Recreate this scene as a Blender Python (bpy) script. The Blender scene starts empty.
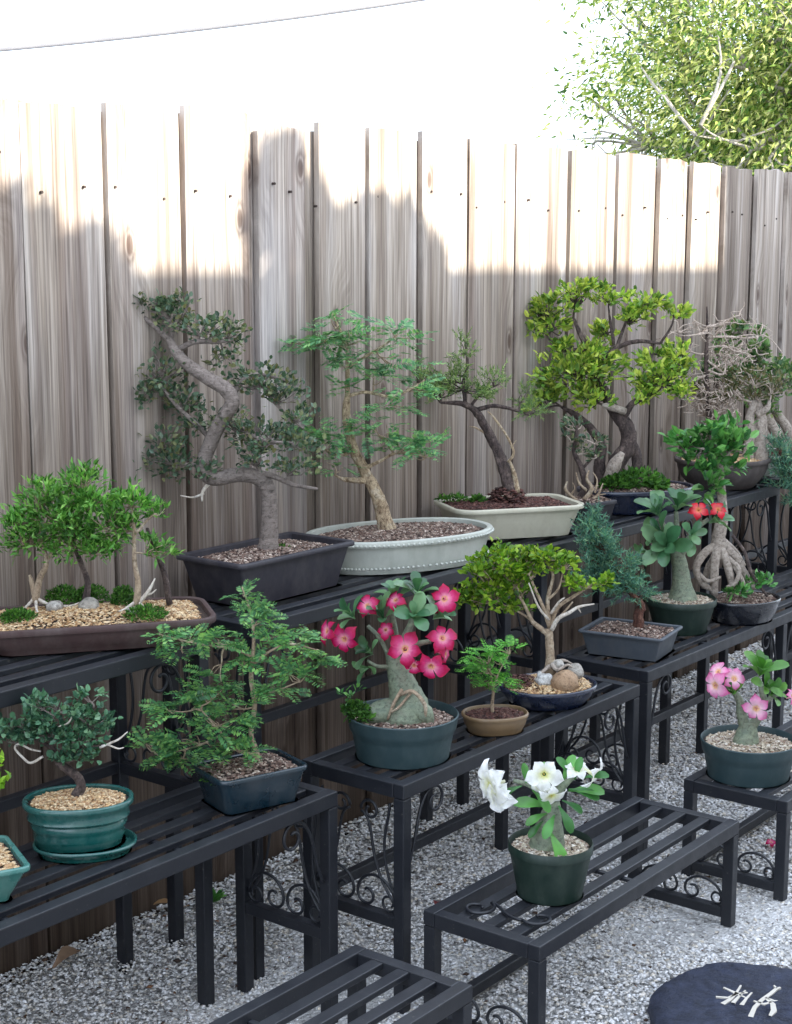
import bpy, math, random
import numpy as np
from mathutils import Vector

rng = np.random.default_rng(7)
random.seed(7)
sc = bpy.context.scene
COL = sc.collection
PI = math.pi

# ------------------------------------------------------------------ helpers
def lin(c):
    c = c / 255.0
    return c / 12.92 if c <= .04045 else ((c + .055) / 1.055) ** 2.4
def C(r, g, b, k=1.0):
    return (lin(r) * k, lin(g) * k, lin(b) * k, 1)

class MB:
    """vertex / face collector; several shapes that make ONE part"""
    def __init__(s): s.v = []; s.f = []; s.n = 0; s.attr = []; s.has_attr = False
    def add(s, V, F, a=None):
        V = np.asarray(V, float).reshape(-1, 3)
        s.v.append(V)
        for f in F: s.f.append(tuple(int(i) + s.n for i in f))
        s.attr.append(np.zeros(len(V)) if a is None else np.asarray(a, float))
        if a is not None: s.has_attr = True
        s.n += len(V)
        return s
    def addarr(s, V, F):
        V = np.asarray(V, float).reshape(-1, 3); F = np.asarray(F, int) + s.n
        s.v.append(V); s.f.extend(map(tuple, F.tolist())); s.attr.append(np.zeros(len(V))); s.n += len(V)
        return s
    def box(s, x0, x1, y0, y1, z0, z1):
        V = [(x0,y0,z0),(x1,y0,z0),(x1,y1,z0),(x0,y1,z0),(x0,y0,z1),(x1,y0,z1),(x1,y1,z1),(x0,y1,z1)]
        return s.add(V, [(0,3,2,1),(4,5,6,7),(0,1,5,4),(1,2,6,5),(2,3,7,6),(3,0,4,7)])
    def build(s, name, mat, parent=None, smooth=False, bevel=0, loc=None):
        me = bpy.data.meshes.new(name)
        V = np.concatenate(s.v) if s.v else np.zeros((0, 3))
        me.from_pydata(V.tolist(), [], s.f)
        if s.has_attr:
            at = me.attributes.new('along', 'FLOAT', 'POINT')
            at.data.foreach_set('value', np.concatenate(s.attr).astype(np.float32))
        me.update()
        if smooth: me.polygons.foreach_set('use_smooth', [True] * len(me.polygons))
        o = bpy.data.objects.new(name, me); COL.objects.link(o)
        if mat: me.materials.append(mat)
        if parent: o.parent = parent
        if loc is not None: o.location = loc
        if bevel:
            b = o.modifiers.new('bevel', 'BEVEL'); b.width = bevel; b.segments = 2; b.limit_method = 'ANGLE'
        return o

def tag(o, label=None, cat=None, group=None, kind=None):
    if label: o['label'] = label
    if cat: o['category'] = cat
    if group: o['group'] = group
    if kind: o['kind'] = kind
    return o
def empty(name, loc, label, cat, group=None):
    o = bpy.data.objects.new(name, None); COL.objects.link(o); o.location = loc
    o.empty_display_size = .05
    return tag(o, label, cat, group)
def nrm(a):
    a = np.asarray(a, float); return a / (np.linalg.norm(a, axis=-1, keepdims=True) + 1e-9)

def catmull(P, R, sub):
    P = np.asarray(P, float); R = np.asarray(R, float)
    if len(P) < 3 or sub <= 1: return P, R
    Q = np.vstack([2*P[0]-P[1], P, 2*P[-1]-P[-2]]); out = []; rr = []
    for i in range(len(P)-1):
        p0, p1, p2, p3 = Q[i:i+4]
        for k in range(sub):
            t = k / sub
            out.append(.5*((2*p1)+(-p0+p2)*t+(2*p0-5*p1+4*p2-p3)*t*t+(-p0+3*p1-3*p2+p3)*t**3))
            rr.append(R[i]*(1-t)+R[i+1]*t)
    out.append(P[-1]); rr.append(R[-1])
    return np.array(out), np.array(rr)
def tube(mb, P, R, sides=8, sub=4, knob=0.0, cap=True):
    if np.isscalar(R): R = [R]*len(P)
    P, R = catmull(P, R, sub)
    T = np.gradient(P, axis=0); T = nrm(T)
    n = np.cross(T[0], [0.31, .17, .93])
    if np.linalg.norm(n) < 1e-3: n = np.cross(T[0], [1, 0, 0])
    n = nrm(n); V = []
    a = np.arange(sides) * 2*PI/sides
    ph = rng.random(sides)
    for i in range(len(P)):
        n = n - T[i]*np.dot(n, T[i]); n = nrm(n); b = np.cross(T[i], n)
        r = R[i] * (1 + knob*(rng.random(sides)-.5 + .8*(ph-.5)))
        V.append(P[i] + (np.cos(a)*r)[:,None]*n + (np.sin(a)*r)[:,None]*b)
    V = np.vstack(V); F = []
    for i in range(len(P)-1):
        for j in range(sides):
            k = (j+1) % sides
            F.append((i*sides+j, i*sides+k, (i+1)*sides+k, (i+1)*sides+j))
    if cap:
        F.append(tuple(range(sides))[::-1]); F.append(tuple(range((len(P)-1)*sides, len(P)*sides)))
    mb.add(V, F)

def ellipsoid(mb, c, r, seg=14, rings=9, rough=.0, axis=None):
    """rounded lump with an uneven surface"""
    V = []; F = []
    k1, k2 = rng.normal(size=3)*2.2, rng.normal(size=3)*4.5
    for i in range(rings+1):
        th = PI*i/rings
        for j in range(seg):
            ph = 2*PI*j/seg
            d = np.array([math.sin(th)*math.cos(ph), math.sin(th)*math.sin(ph), math.cos(th)])
            s = 1 + rough*(math.sin(d@k1*1.6)+.5*math.sin(d@k2+1)) 
            V.append(np.asarray(c)+d*np.asarray(r)*s)
    for i in range(rings):
        for j in range(seg):
            k = (j+1) % seg
            F.append((i*seg+j, (i+1)*seg+j, (i+1)*seg+k, i*seg+k))
    mb.add(V, F)

# leaf templates: (along, across, up)
TPL = {
 'oval': (np.array([(0,0,0),(.3,-.5,.10),(.3,.5,.10),(.72,-.4,.06),(.72,.4,.06),(1,0,-.08),(.5,0,-.02)]),
          [(0,6,1),(0,2,6),(1,6,3),(2,4,6),(3,6,5),(6,4,5)]),
 'lance': (np.array([(0,0,0),(.4,-.5,.06),(.4,.5,.06),(1,0,-.1),(.5,0,-.02)]),
          [(0,4,1),(0,2,4),(1,4,3),(2,3,4)]),
 'needle': (np.array([(0,-.5,0),(0,.5,0),(1,0,0)]), [(0,1,2)]),
 'leaflet': (np.array([(0,0,0),(.55,-.5,0),(1,0,0),(.55,.5,0)]), [(0,3,2,1)]),
}
def _obov():
    V = []; F = []
    for i, (t, w) in enumerate(((0,.14),(.22,.34),(.45,.66),(.68,.95),(.86,.84),(.97,.35))):
        h = .10*math.sin(t*PI*.8) - .22*t*t
        V += [(t,-.5*w,h+.09*w),(t,0,h),(t,.5*w,h+.09*w)]
    for i in range(5):
        a = i*3; F += [(a,a+1,a+4,a+3),(a+1,a+2,a+5,a+4)]
    return np.array(V), F
TPL['obov'] = _obov()

def leaves(mb, P, L, N, ln, wd, tpl):
    P = np.asarray(P); n = len(P)
    if n == 0: return
    L = nrm(L); N = np.asarray(N, float); N = nrm(N - L*np.sum(N*L, 1)[:,None]); S = np.cross(L, N)
    t, F = TPL[tpl]; k = len(t)
    ln = np.broadcast_to(ln, n); wd = np.broadcast_to(wd, n)
    V = P[:,None,:] + t[None,:,0,None]*(ln[:,None,None]*L[:,None,:]) + t[None,:,1,None]*(wd[:,None,None]*S[:,None,:]) + t[None,:,2,None]*(ln[:,None,None]*N[:,None,:])
    off = (np.arange(n)*k)
    for f in F:
        pass
    base = mb.n
    mb.v.append(V.reshape(-1,3)); mb.attr.append(np.zeros(n*k)); mb.n += n*k
    for f in F:
        mb.f.extend(map(tuple, (off[:,None] + np.array(f)[None,:] + base).tolist()))

def fronds(mb, P, L, N, ln, pairs=8, leaflet=.22, wl=.42, droop=.25):
    """pinnate leaves: a thin midrib with pairs of small leaflets"""
    P = np.asarray(P); n = len(P); L = nrm(L); N = nrm(np.asarray(N) - L*np.sum(np.asarray(N)*L,1)[:,None]); S = np.cross(L,N)
    ln = np.broadcast_to(ln, n)
    pts = []; dirs = []; nor = []; lens = []
    for i in range(pairs):
        t = .12 + .88*i/(pairs-1)
        c = P + L*(ln*t)[:,None] - N*(ln*droop*t*t)[:,None]
        prof = (0.62 + .9*t*(1-t)*1.7) * (0.75 if t > .93 else 1)
        for s in (-1, 1):
            d = nrm(S*s + L*.45 - N*.15 + rng.normal(size=(n,3))*.10)
            pts.append(c); dirs.append(d); nor.append(N + rng.normal(size=(n,3))*.15); lens.append(ln*leaflet*prof)
    P2 = np.vstack(pts); lens = np.concatenate(lens)
    leaves(mb, P2, np.vstack(dirs), np.vstack(nor), lens, lens*wl, 'leaflet')
    e = P + L*ln[:,None]*.5; 
    leaves(mb, P, L, N, ln*.95, ln*.02, 'needle')

# ------------------------------------------------------------------ materials
def newmat(name):
    m = bpy.data.materials.new(name); m.use_nodes = True
    nt = m.node_tree; nt.nodes.clear()
    out = nt.nodes.new('ShaderNodeOutputMaterial')
    b = nt.nodes.new('ShaderNodeBsdfPrincipled'); nt.links.new(b.outputs[0], out.inputs[0])
    return m, nt, b, out
def node(nt, t, **kw):
    n = nt.nodes.new(t)
    for k, v in kw.items():
        if k in n.inputs: n.inputs[k].default_value = v
        else: setattr(n, k, v)
    return n
def ramp(nt, stops, src, interp='LINEAR'):
    r = nt.nodes.new('ShaderNodeValToRGB'); r.color_ramp.interpolation = interp
    e = r.color_ramp.elements
    while len(e) < len(stops): e.new(.5)
    for i, (p, c) in enumerate(stops): e[i].position = p; e[i].color = c if len(c) == 4 else (*c, 1)
    nt.links.new(src, r.inputs[0]); return r.outputs[0]
def mix(nt, a, b, f, mode='MIX'):
    m = nt.nodes.new('ShaderNodeMix'); m.data_type = 'RGBA'; m.blend_type = mode
    for v, i in ((f, 0), (a, 6), (b, 7)):
        if hasattr(v, 'links'): nt.links.new(v, m.inputs[i])
        else: m.inputs[i].default_value = v
    return m.outputs[2]
def bump(nt, b, h, strength, dist):
    bp = nt.nodes.new('ShaderNodeBump'); bp.inputs['Strength'].default_value = strength; bp.inputs['Distance'].default_value = dist
    nt.links.new(h, bp.inputs['Height']); nt.links.new(bp.outputs[0], b.inputs['Normal'])
def coords(nt, scale=(1,1,1)):
    tc = nt.nodes.new('ShaderNodeTexCoord'); mp = nt.nodes.new('ShaderNodeMapping'); mp.inputs['Scale'].default_value = scale
    nt.links.new(tc.outputs['Object'], mp.inputs[0]); return mp.outputs[0]
def noise(nt, vec, scale, detail=4, rough=.55, dist=0):
    n = node(nt, 'ShaderNodeTexNoise', Scale=scale, Detail=detail, Roughness=rough, Distortion=dist)
    nt.links.new(vec, n.inputs['Vector']); return n.outputs['Fac']

def mat_leaf(name, cols, rough=.45, trans=.3, spec=.4):
    """leaf colour drawn leaf by leaf; a share of the light passes through"""
    m, nt, b, out = newmat(name)
    g = nt.nodes.new('ShaderNodeNewGeometry')
    n = len(cols)
    c = ramp(nt, [(i/(n-1), q) for i, q in enumerate(cols)], g.outputs['Random Per Island'])
    nz = noise(nt, coords(nt), 18, 2)
    c = mix(nt, c, ramp(nt, [(.3,(.55,.55,.55)),(.7,(1.25,1.25,1.2))], nz), 1.0, 'MULTIPLY')
    nt.links.new(c, b.inputs['Base Color']); b.inputs['Roughness'].default_value = rough
    b.inputs['Specular IOR Level'].default_value = spec
    t = nt.nodes.new('ShaderNodeBsdfTranslucent'); nt.links.new(mix(nt, c, (1.25,1.3,.75,1), 1.0, 'MULTIPLY'), t.inputs[0])
    ms = nt.nodes.new('ShaderNodeMixShader'); ms.inputs[0].default_value = trans
    nt.links.new(b.outputs[0], ms.inputs[1]); nt.links.new(t.outputs[0], ms.inputs[2]); nt.links.new(ms.outputs[0], out.inputs[0])
    return m
def mat_island(name, cols, rough=.85, interp='LINEAR'):
    m, nt, b, out = newmat(name)
    g = nt.nodes.new('ShaderNodeNewGeometry'); n = len(cols)
    c = ramp(nt, [(i/(n-1), q) for i, q in enumerate(cols)], g.outputs['Random Per Island'], interp)
    nz = noise(nt, coords(nt), 160, 3)
    c = mix(nt, c, ramp(nt, [(.3,(.7,.7,.7)),(.7,(1.2,1.2,1.2))], nz), 1.0, 'MULTIPLY')
    nt.links.new(c, b.inputs['Base Color']); b.inputs['Roughness'].default_value = rough
    return m
def mat_glaze(name, c1, c2, rough=.3, scale=25, bumpd=.0006, coat=0, dust=.25, dustc=(.22,.2,.18,1)):
    m, nt, b, out = newmat(name)
    v = coords(nt)
    c = mix(nt, c1, c2, noise(nt, v, scale, 5, .6))
    d = ramp(nt, [(.44,(0,0,0)),(.72,(1,1,1))], noise(nt, coords(nt,(1,1,.45)), 30, 7, .72))
    mul = nt.nodes.new('ShaderNodeMath'); mul.operation = 'MULTIPLY'; mul.inputs[1].default_value = dust
    nt.links.new(d, mul.inputs[0])
    c = mix(nt, c, dustc, mul.outputs[0])
    nt.links.new(c, b.inputs['Base Color'])
    rr = ramp(nt, [(.3,(rough,)*3),(.75,(min(1,rough+.25),)*3)], noise(nt, v, 30, 4)); nt.links.new(rr, b.inputs['Roughness'])
    b.inputs['Coat Weight'].default_value = coat; b.inputs['Coat Roughness'].default_value = .12
    bump(nt, b, noise(nt, v, 70, 4), .5, bumpd)
    return m
def mat_bark(name, c1, c2, c3, sc_=(60,60,22), bd=.002, rough=.9):
    m, nt, b, out = newmat(name)
    v = coords(nt, sc_)
    n1 = noise(nt, v, 1.2, 6, .65, .6); n2 = noise(nt, coords(nt), 35, 5, .7)
    n4 = noise(nt, coords(nt), 130, 6, .75); ad = nt.nodes.new('ShaderNodeMath'); ad.operation = 'ADD'; nt.links.new(n1, ad.inputs[0]); nt.links.new(n4, ad.inputs[1]); n3 = ad.outputs[0]
    c = mix(nt, ramp(nt, [(.3,c1),(.62,c2)], n1), c3, ramp(nt, [(.5,(0,0,0)),(.68,(1,1,1))], n2))
    c = mix(nt, c, ramp(nt, [(.36,(.35,.33,.32)),(.5,(1,1,1))], n4), .8, 'MULTIPLY')
    nt.links.new(c, b.inputs['Base Color']); b.inputs['Roughness'].default_value = rough
    bump(nt, b, n3, .9, bd*2.2); return m

M = {}
# black painted steel
m, nt, b, out = newmat('black painted steel'); v = coords(nt)
c = mix(nt, (.0075,.0085,.012,1), (.014,.016,.022,1), noise(nt, v, 9, 6, .65))
dust = ramp(nt, [(.56,(0,0,0)),(.8,(.35,.35,.35))], noise(nt, v, 46, 6, .75))
c = mix(nt, c, (.05,.05,.052,1), dust)
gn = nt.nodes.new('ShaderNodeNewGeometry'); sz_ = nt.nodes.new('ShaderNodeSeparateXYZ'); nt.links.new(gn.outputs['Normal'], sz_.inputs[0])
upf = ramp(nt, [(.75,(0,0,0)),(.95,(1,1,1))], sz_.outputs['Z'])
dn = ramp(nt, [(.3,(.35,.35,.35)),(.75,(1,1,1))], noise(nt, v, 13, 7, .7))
c = mix(nt, c, (.028,.030,.036,1), mix(nt, upf, dn, 1.0, 'MULTIPLY'))  # upward faces painted lighter: light dust, plus reflected light put into the colour
sp_ = ramp(nt, [(.66,(0,0,0)),(.72,(.5,.5,.5))], noise(nt, v, 120, 3, .6))
c = mix(nt, c, (.10,.095,.085,1), sp_)
nt.links.new(c, b.inputs['Base Color'])
nt.links.new(ramp(nt, [(.35,(.34,)*3),(.7,(.56,)*3)], noise(nt, v, 22, 5)), b.inputs['Roughness'])
bump(nt, b, noise(nt, v, 240, 3), .3, .0005); M['metal'] = m

# weathered fence boards
m, nt, b, out = newmat('weathered fence wood')
g = nt.nodes.new('ShaderNodeNewGeometry'); tc = nt.nodes.new('ShaderNodeTexCoord')
off = nt.nodes.new('ShaderNodeVectorMath'); off.operation = 'MULTIPLY_ADD'
cmb = nt.nodes.new('ShaderNodeCombineXYZ')
for i in (0, 1, 2): nt.links.new(g.outputs['Random Per Island'], cmb.inputs[i])
nt.links.new(cmb.outputs[0], off.inputs[0]); off.inputs[1].default_value = (31, 7, 53); nt.links.new(tc.outputs['Object'], off.inputs[2])
def fm(scale):
    mp = nt.nodes.new('ShaderNodeMapping'); mp.inputs['Scale'].default_value = scale; nt.links.new(off.outputs[0], mp.inputs[0]); return mp.outputs[0]
warp = noise(nt, fm((7,1,1.1)), 1.0, 3, .5)
vk = nt.nodes.new('ShaderNodeTexVoronoi'); vk.voronoi_dimensions = '2D'; vk.inputs['Scale'].default_value = 1.0
ks = nt.nodes.new('ShaderNodeSeparateXYZ'); nt.links.new(fm((3.6,1,1.5)), ks.inputs[0]); kc = nt.nodes.new('ShaderNodeCombineXYZ')
nt.links.new(ks.outputs['X'], kc.inputs[0]); nt.links.new(ks.outputs['Z'], kc.inputs[1]); nt.links.new(kc.outputs[0], vk.inputs['Vector'])
bend = ramp(nt, [(0,(1,1,1)),(.10,(.62,.62,.62)),(.30,(0,0,0))], vk.outputs['Distance'], 'EASE')
wa = nt.nodes.new('ShaderNodeMath'); wa.operation = 'MULTIPLY_ADD'; nt.links.new(bend, wa.inputs[0]); wa.inputs[1].default_value = .75; nt.links.new(warp, wa.inputs[2]); warp = wa.outputs[0]
wv = nt.nodes.new('ShaderNodeVectorMath'); wv.operation = 'MULTIPLY_ADD'
wc = nt.nodes.new('ShaderNodeCombineXYZ'); nt.links.new(warp, wc.inputs[0])
nt.links.new(wc.outputs[0], wv.inputs[0]); wv.inputs[1].default_value = (2.6,0,0); nt.links.new(fm((34,4,.9)), wv.inputs[2])
grain = noise(nt, wv.outputs[0], 1.5, 8, .62, .25)
fine = noise(nt, fm((230,20,3.0)), 1.0, 5, .65)
broad = noise(nt, fm((9,2,.8)), 1.0, 3, .5)
c = ramp(nt, [(.26,C(88,77,69)),(.42,C(147,139,132)),(.56,C(183,176,170)),(.75,C(207,202,198))], grain)
c = mix(nt, c, ramp(nt, [(.30,C(132,124,118)),(.5,C(172,162,152)),(.68,C(186,184,186))], broad), .5)
c = mix(nt, c, ramp(nt, [(.3,(.42,.39,.38)),(.6,(1.08,1.08,1.08))], fine), .9, 'MULTIPLY')
c = mix(nt, c, ramp(nt, [(.33,(.58,.52,.49)),(.5,(.97,.95,.92)),(.7,(1.12,1.12,1.12))], noise(nt, fm((24,3,.35)), 1.0, 4, .6)), 1.0, 'MULTIPLY')
isl = ramp(nt, [(0,(.82,.80,.79)),(.5,(.97,.955,.93)),(1,(1.08,1.08,1.10))], g.outputs['Random Per Island'])
c = mix(nt, c, isl, 1.0, 'MULTIPLY')
# knots
kn = ramp(nt, [(.0,(1,1,1)),(.028,(.85,.85,.85)),(.040,(.2,.2,.2)),(.052,(.6,.6,.6)),(.075,(0,0,0))], vk.outputs['Distance'])
c = mix(nt, c, C(66,46,38), mix(nt, (0,0,0,1), kn, .8))
# sunlight put into a paler top, bench shade into a darker, browner foot
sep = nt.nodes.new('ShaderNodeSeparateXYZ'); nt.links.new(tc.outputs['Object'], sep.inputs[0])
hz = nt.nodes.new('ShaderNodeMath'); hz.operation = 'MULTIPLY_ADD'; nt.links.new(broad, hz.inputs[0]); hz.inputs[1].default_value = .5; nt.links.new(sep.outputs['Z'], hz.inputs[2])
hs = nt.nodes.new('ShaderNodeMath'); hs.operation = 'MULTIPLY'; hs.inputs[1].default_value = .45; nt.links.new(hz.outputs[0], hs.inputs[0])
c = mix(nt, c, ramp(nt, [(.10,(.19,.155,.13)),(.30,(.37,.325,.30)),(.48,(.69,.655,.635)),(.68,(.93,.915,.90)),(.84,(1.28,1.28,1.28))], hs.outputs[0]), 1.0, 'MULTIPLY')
nt.links.new(c, b.inputs['Base Color']); b.inputs['Roughness'].default_value = .9; b.inputs['Specular IOR Level'].default_value = .2
hh = nt.nodes.new('ShaderNodeMath'); hh.operation = 'ADD'; nt.links.new(grain, hh.inputs[0]); nt.links.new(fine, hh.inputs[1])
bump(nt, b, hh.outputs[0], .55, .0035); M['fence'] = m

# gravel
M['gravel'] = mat_island('white gravel chips', [C(96,92,88),C(206,203,200),C(206,204,202),C(220,219,218),C(230,230,231),C(212,202,186),C(236,236,238),C(224,224,227)], .85)
m, nt, b, out = newmat('gravel bed'); v = coords(nt)
vo = nt.nodes.new('ShaderNodeTexVoronoi'); vo.inputs['Scale'].default_value = 110; nt.links.new(v, vo.inputs['Vector'])
c = ramp(nt, [(0,C(120,118,116)),(.3,C(196,194,192)),(1,C(232,232,232))], vo.outputs['Color'])
c = mix(nt, c, ramp(nt, [(.3,(.6,.6,.6)),(.7,(1,1,1))], noise(nt, v, 3, 5)), 1.0, 'MULTIPLY')
nt.links.new(c, b.inputs['Base Color']); b.inputs['Roughness'].default_value = .95
bump(nt, b, vo.outputs['Distance'], .8, .01); M['bed'] = m

M['pot_brown'] = mat_glaze('unglazed brown clay', C(58,42,42), C(78,57,54), .6, dust=.2)
M['pot_char'] = mat_glaze('charcoal plastic', C(40,38,46), C(52,50,58), .45, dust=.15)
M['pot_cel'] = mat_glaze('pale celadon glaze', C(166,172,164), C(194,196,186), .28, coat=.3, dust=.25, dustc=C(120,118,104))
M['pot_cream'] = mat_glaze('cream glaze', C(182,178,158), C(200,196,178), .3, coat=.3, dust=.3, dustc=C(140,130,110))
M['pot_navy'] = mat_glaze('navy glaze', C(16,24,44), C(28,38,62), .18, coat=.5, dust=.12)
M['pot_umber'] = mat_glaze('dark umber clay', C(56,50,50), C(78,70,68), .6, dust=.3)
M['pot_teal'] = mat_glaze('teal glaze', C(11,62,61), C(32,98,91), .16, 18, coat=.6, dust=.14, dustc=C(150,170,160))
M['pot_tealpale'] = mat_glaze('pale teal glaze', C(28,86,82), C(78,136,126), .2, 16, coat=.5, dust=.2, dustc=C(150,170,160))
M['pot_bluegreen'] = mat_glaze('blue green glaze', C(13,29,40), C(22,46,57), .2, coat=.4, dust=.1)
M['pot_plastic'] = mat_glaze('blue green plastic', C(37,56,60), C(46,66,70), .42, 8, dust=.22, dustc=C(96,108,104))
M['pot_nursery'] = mat_glaze('dark green plastic', C(20,37,31), C(28,47,40), .38, 8, dust=.22, dustc=C(80,92,80))
M['pot_tan'] = mat_glaze('tan glaze', C(98,77,53), C(136,112,82), .35, 22, coat=.2, dust=.3, dustc=C(92,82,62))
M['pot_slate'] = mat_glaze('slate grey plastic', C(64,70,78), C(78,84,92), .5, dust=.25, dustc=C(110,110,106))
M['pot_black'] = mat_glaze('black glaze', C(12,14,22), C(20,24,34), .14, coat=.6, dust=.08)

M['s_gold'] = mat_island('golden pebbles', [C(112,80,52),C(170,132,90),C(198,166,122),C(220,200,164),C(150,110,74),C(206,186,154)], .7)
M['s_bark'] = mat_island('bark and clay chips', [C(38,29,27),C(84,62,54),C(124,100,88),C(62,48,44),C(164,146,132),C(96,72,62),C(208,192,178)], .9)
M['s_dark'] = mat_island('dark red bark chips', [C(40,26,26),C(78,44,40),C(100,64,56),C(56,36,34),C(124,92,80)], .9)
M['s_grit'] = mat_island('pale grit', [C(70,58,48),C(150,134,112),C(196,186,166),C(120,92,74),C(214,208,196)], .85)
M['bed_soil'] = mat_bark('potting soil', C(40,30,26), C(66,50,42), C(86,66,54), (90,90,90), .003)

M['bark_grey'] = mat_bark('smooth grey bark', C(98,89,84), C(142,131,124), C(118,108,102), (30,30,110), .0012)
M['bark_flaky'] = mat_bark('flaky tan bark', C(120,94,70), C(208,186,154), C(230,216,192), (70,70,40), .004)
M['bark_dark'] = mat_bark('rough dark bark', C(44,36,36), C(92,78,74), C(128,112,104), (80,80,22), .003)
M['bark_red'] = mat_bark('red brown bark', C(58,36,30), C(104,66,54), C(132,96,80), (80,80,22), .002)
M['bark_pale'] = mat_bark('pale root bark', C(134,122,112), C(184,172,160), C(158,146,136), (40,40,50), .0015)
M['bark_tan'] = mat_bark('light brown bark', C(126,106,86), C(176,156,132), C(196,182,160), (60,60,30), .0015)
M['dead'] = mat_bark('bleached deadwood', C(172,158,142), C(212,204,192), C(226,222,214), (80,80,30), .001)
M['bark_ade'] = mat_bark('swollen green grey bark', C(96,110,94), C(138,148,124), C(122,126,108), (22,22,60), .001, .6)
M['twig'] = mat_bark('bare twig bark', C(160,144,132), C(208,192,178), C(190,176,164), (60,60,60), .0006)
M['rock'] = mat_bark('grey rock', C(128,122,114), C(176,170,160), C(200,196,190), (24,24,24), .002)
M['rock_tan'] = mat_bark('tan river rock', C(134,106,80), C(172,142,112), C(154,124,96), (16,16,16), .0015, .7)
M['rock_white'] = mat_bark('white rock', C(170,168,164), C(212,212,210), C(226,226,224), (24,24,24), .003)

M['l_privet'] = mat_leaf('bright green lance leaves', [C(48,92,38),C(84,140,58),C(108,164,74),C(146,192,98)])
M['l_olive'] = mat_leaf('grey green ficus leaves', [C(48,70,54),C(74,98,76),C(92,116,88),C(90,114,100),C(136,144,108),C(112,110,74)], .38, .25)
M['l_fern'] = mat_leaf('soft green leaflets', [C(66,118,80),C(96,150,104),C(118,172,118),C(146,186,116)])
M['l_fernd'] = mat_leaf('deep green leaflets', [C(60,108,74),C(86,140,92),C(112,166,102),C(150,192,112)], .45, .4)
M['l_fernb'] = mat_leaf('vivid green leaflets', [C(66,134,54),C(96,168,66),C(128,194,82)])
M['l_jun'] = mat_leaf('green juniper needles', [C(70,100,64),C(104,136,80),C(132,160,92),C(166,184,112)], .5, .2)
M['l_junb'] = mat_leaf('blue green juniper needles', [C(56,102,92),C(80,132,114),C(106,156,130),C(134,166,124)], .5, .2)
M['l_yel'] = mat_leaf('yellow green leaves', [C(70,108,46),C(116,156,60),C(160,190,76),C(208,220,104),C(92,136,58)], .35)
M['l_box'] = mat_leaf('small yellow green leaves', [C(58,96,26),C(94,138,36),C(130,166,48),C(166,190,66)])
M['l_dkgreen'] = mat_leaf('dark bluish leaves', [C(46,82,66),C(68,110,84),C(92,136,104),C(124,160,124)], .36, .2)
M['l_gloss'] = mat_leaf('glossy mid green leaves', [C(46,96,50),C(72,130,64),C(100,160,80),C(136,186,112)], .3, .2)
M['l_brown'] = mat_leaf('bronzed leaves', [C(58,74,46),C(90,94,62),C(120,108,76),C(76,98,58),C(134,122,92)], .5, .18)
M['l_ade'] = mat_leaf('thick desert rose leaves', [C(52,96,66),C(80,124,86),C(110,148,106),C(142,170,122)], .3, .2, .5)
M['l_adey'] = mat_leaf('bright desert rose leaves', [C(48,96,40),C(82,134,54),C(122,164,76)], .32, .25, .5)
M['l_mid'] = mat_leaf('muted mid green leaves', [C(60,96,62),C(90,128,78),C(118,152,96),C(142,150,102)], .4, .25)
M['moss'] = mat_leaf('moss', [C(38,76,24),C(62,110,34),C(90,138,50)], .8, .2)
M['l_lime'] = mat_leaf('lime leaves', [C(84,130,30),C(128,170,44),C(160,196,66)])

def mat_petal(name, stops, rough=.6, trans=.42):
    m, nt, b, out = newmat(name)
    a = nt.nodes.new('ShaderNodeAttribute'); a.attribute_name = 'along'
    c = ramp(nt, stops, a.outputs['Fac'])
    c = mix(nt, c, ramp(nt, [(.3,(.8,.8,.8)),(.7,(1.12,1.12,1.12))], noise(nt, coords(nt), 60, 3)), 1.0, 'MULTIPLY')
    nt.links.new(c, b.inputs['Base Color']); b.inputs['Roughness'].default_value = rough
    t = nt.nodes.new('ShaderNodeBsdfTranslucent'); nt.links.new(c, t.inputs[0])
    ms = nt.nodes.new('ShaderNodeMixShader'); ms.inputs[0].default_value = trans
    nt.links.new(b.outputs[0], ms.inputs[1]); nt.links.new(t.outputs[0], ms.inputs[2]); nt.links.new(ms.outputs[0], out.inputs[0])
    return m
M['petal_pink'] = mat_petal('deep pink petals', [(0,C(236,180,110)),(.14,C(240,150,176)),(.36,C(218,66,130)),(.62,C(194,16,84)),(1,C(166,4,54))])
M['petal_lilac'] = mat_petal('lilac pink petals', [(0,C(240,190,110)),(.22,C(250,205,220)),(.6,C(236,150,196)),(1,C(214,58,138))])
M['petal_red'] = mat_petal('red petals', [(0,C(236,150,90)),(.25,C(232,96,96)),(.6,C(222,24,52)),(1,C(206,10,50))])
M['petal_white'] = mat_petal('white petals', [(0,C(216,216,120)),(.22,C(240,240,214)),(.5,C(246,246,242)),(1,C(248,248,248))])
M['throat'] = mat_leaf('yellow throat', [C(226,190,90),C(240,216,130)])

# ------------------------------------------------------------------ camera
cam = bpy.data.cameras.new('camera'); co = bpy.data.objects.new('camera', cam); COL.objects.link(co)
PITCH, YAW, ROLL = .1602, .9083, .0013
FW = Vector((math.sin(YAW)*math.cos(PITCH), math.cos(YAW)*math.cos(PITCH), -math.sin(PITCH)))
q = FW.to_track_quat('-Z', 'Y'); co.rotation_mode = 'QUATERNION'
from mathutils import Quaternion
co.rotation_quaternion = Quaternion(FW, -ROLL) @ q
co.location = (0, 0, 1.5)
cam.sensor_fit = 'VERTICAL'; cam.sensor_height = 24; cam.lens = 1549.6/1024*24
cam.clip_start = .05; cam.clip_end = 3000
sc.camera = co

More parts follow.
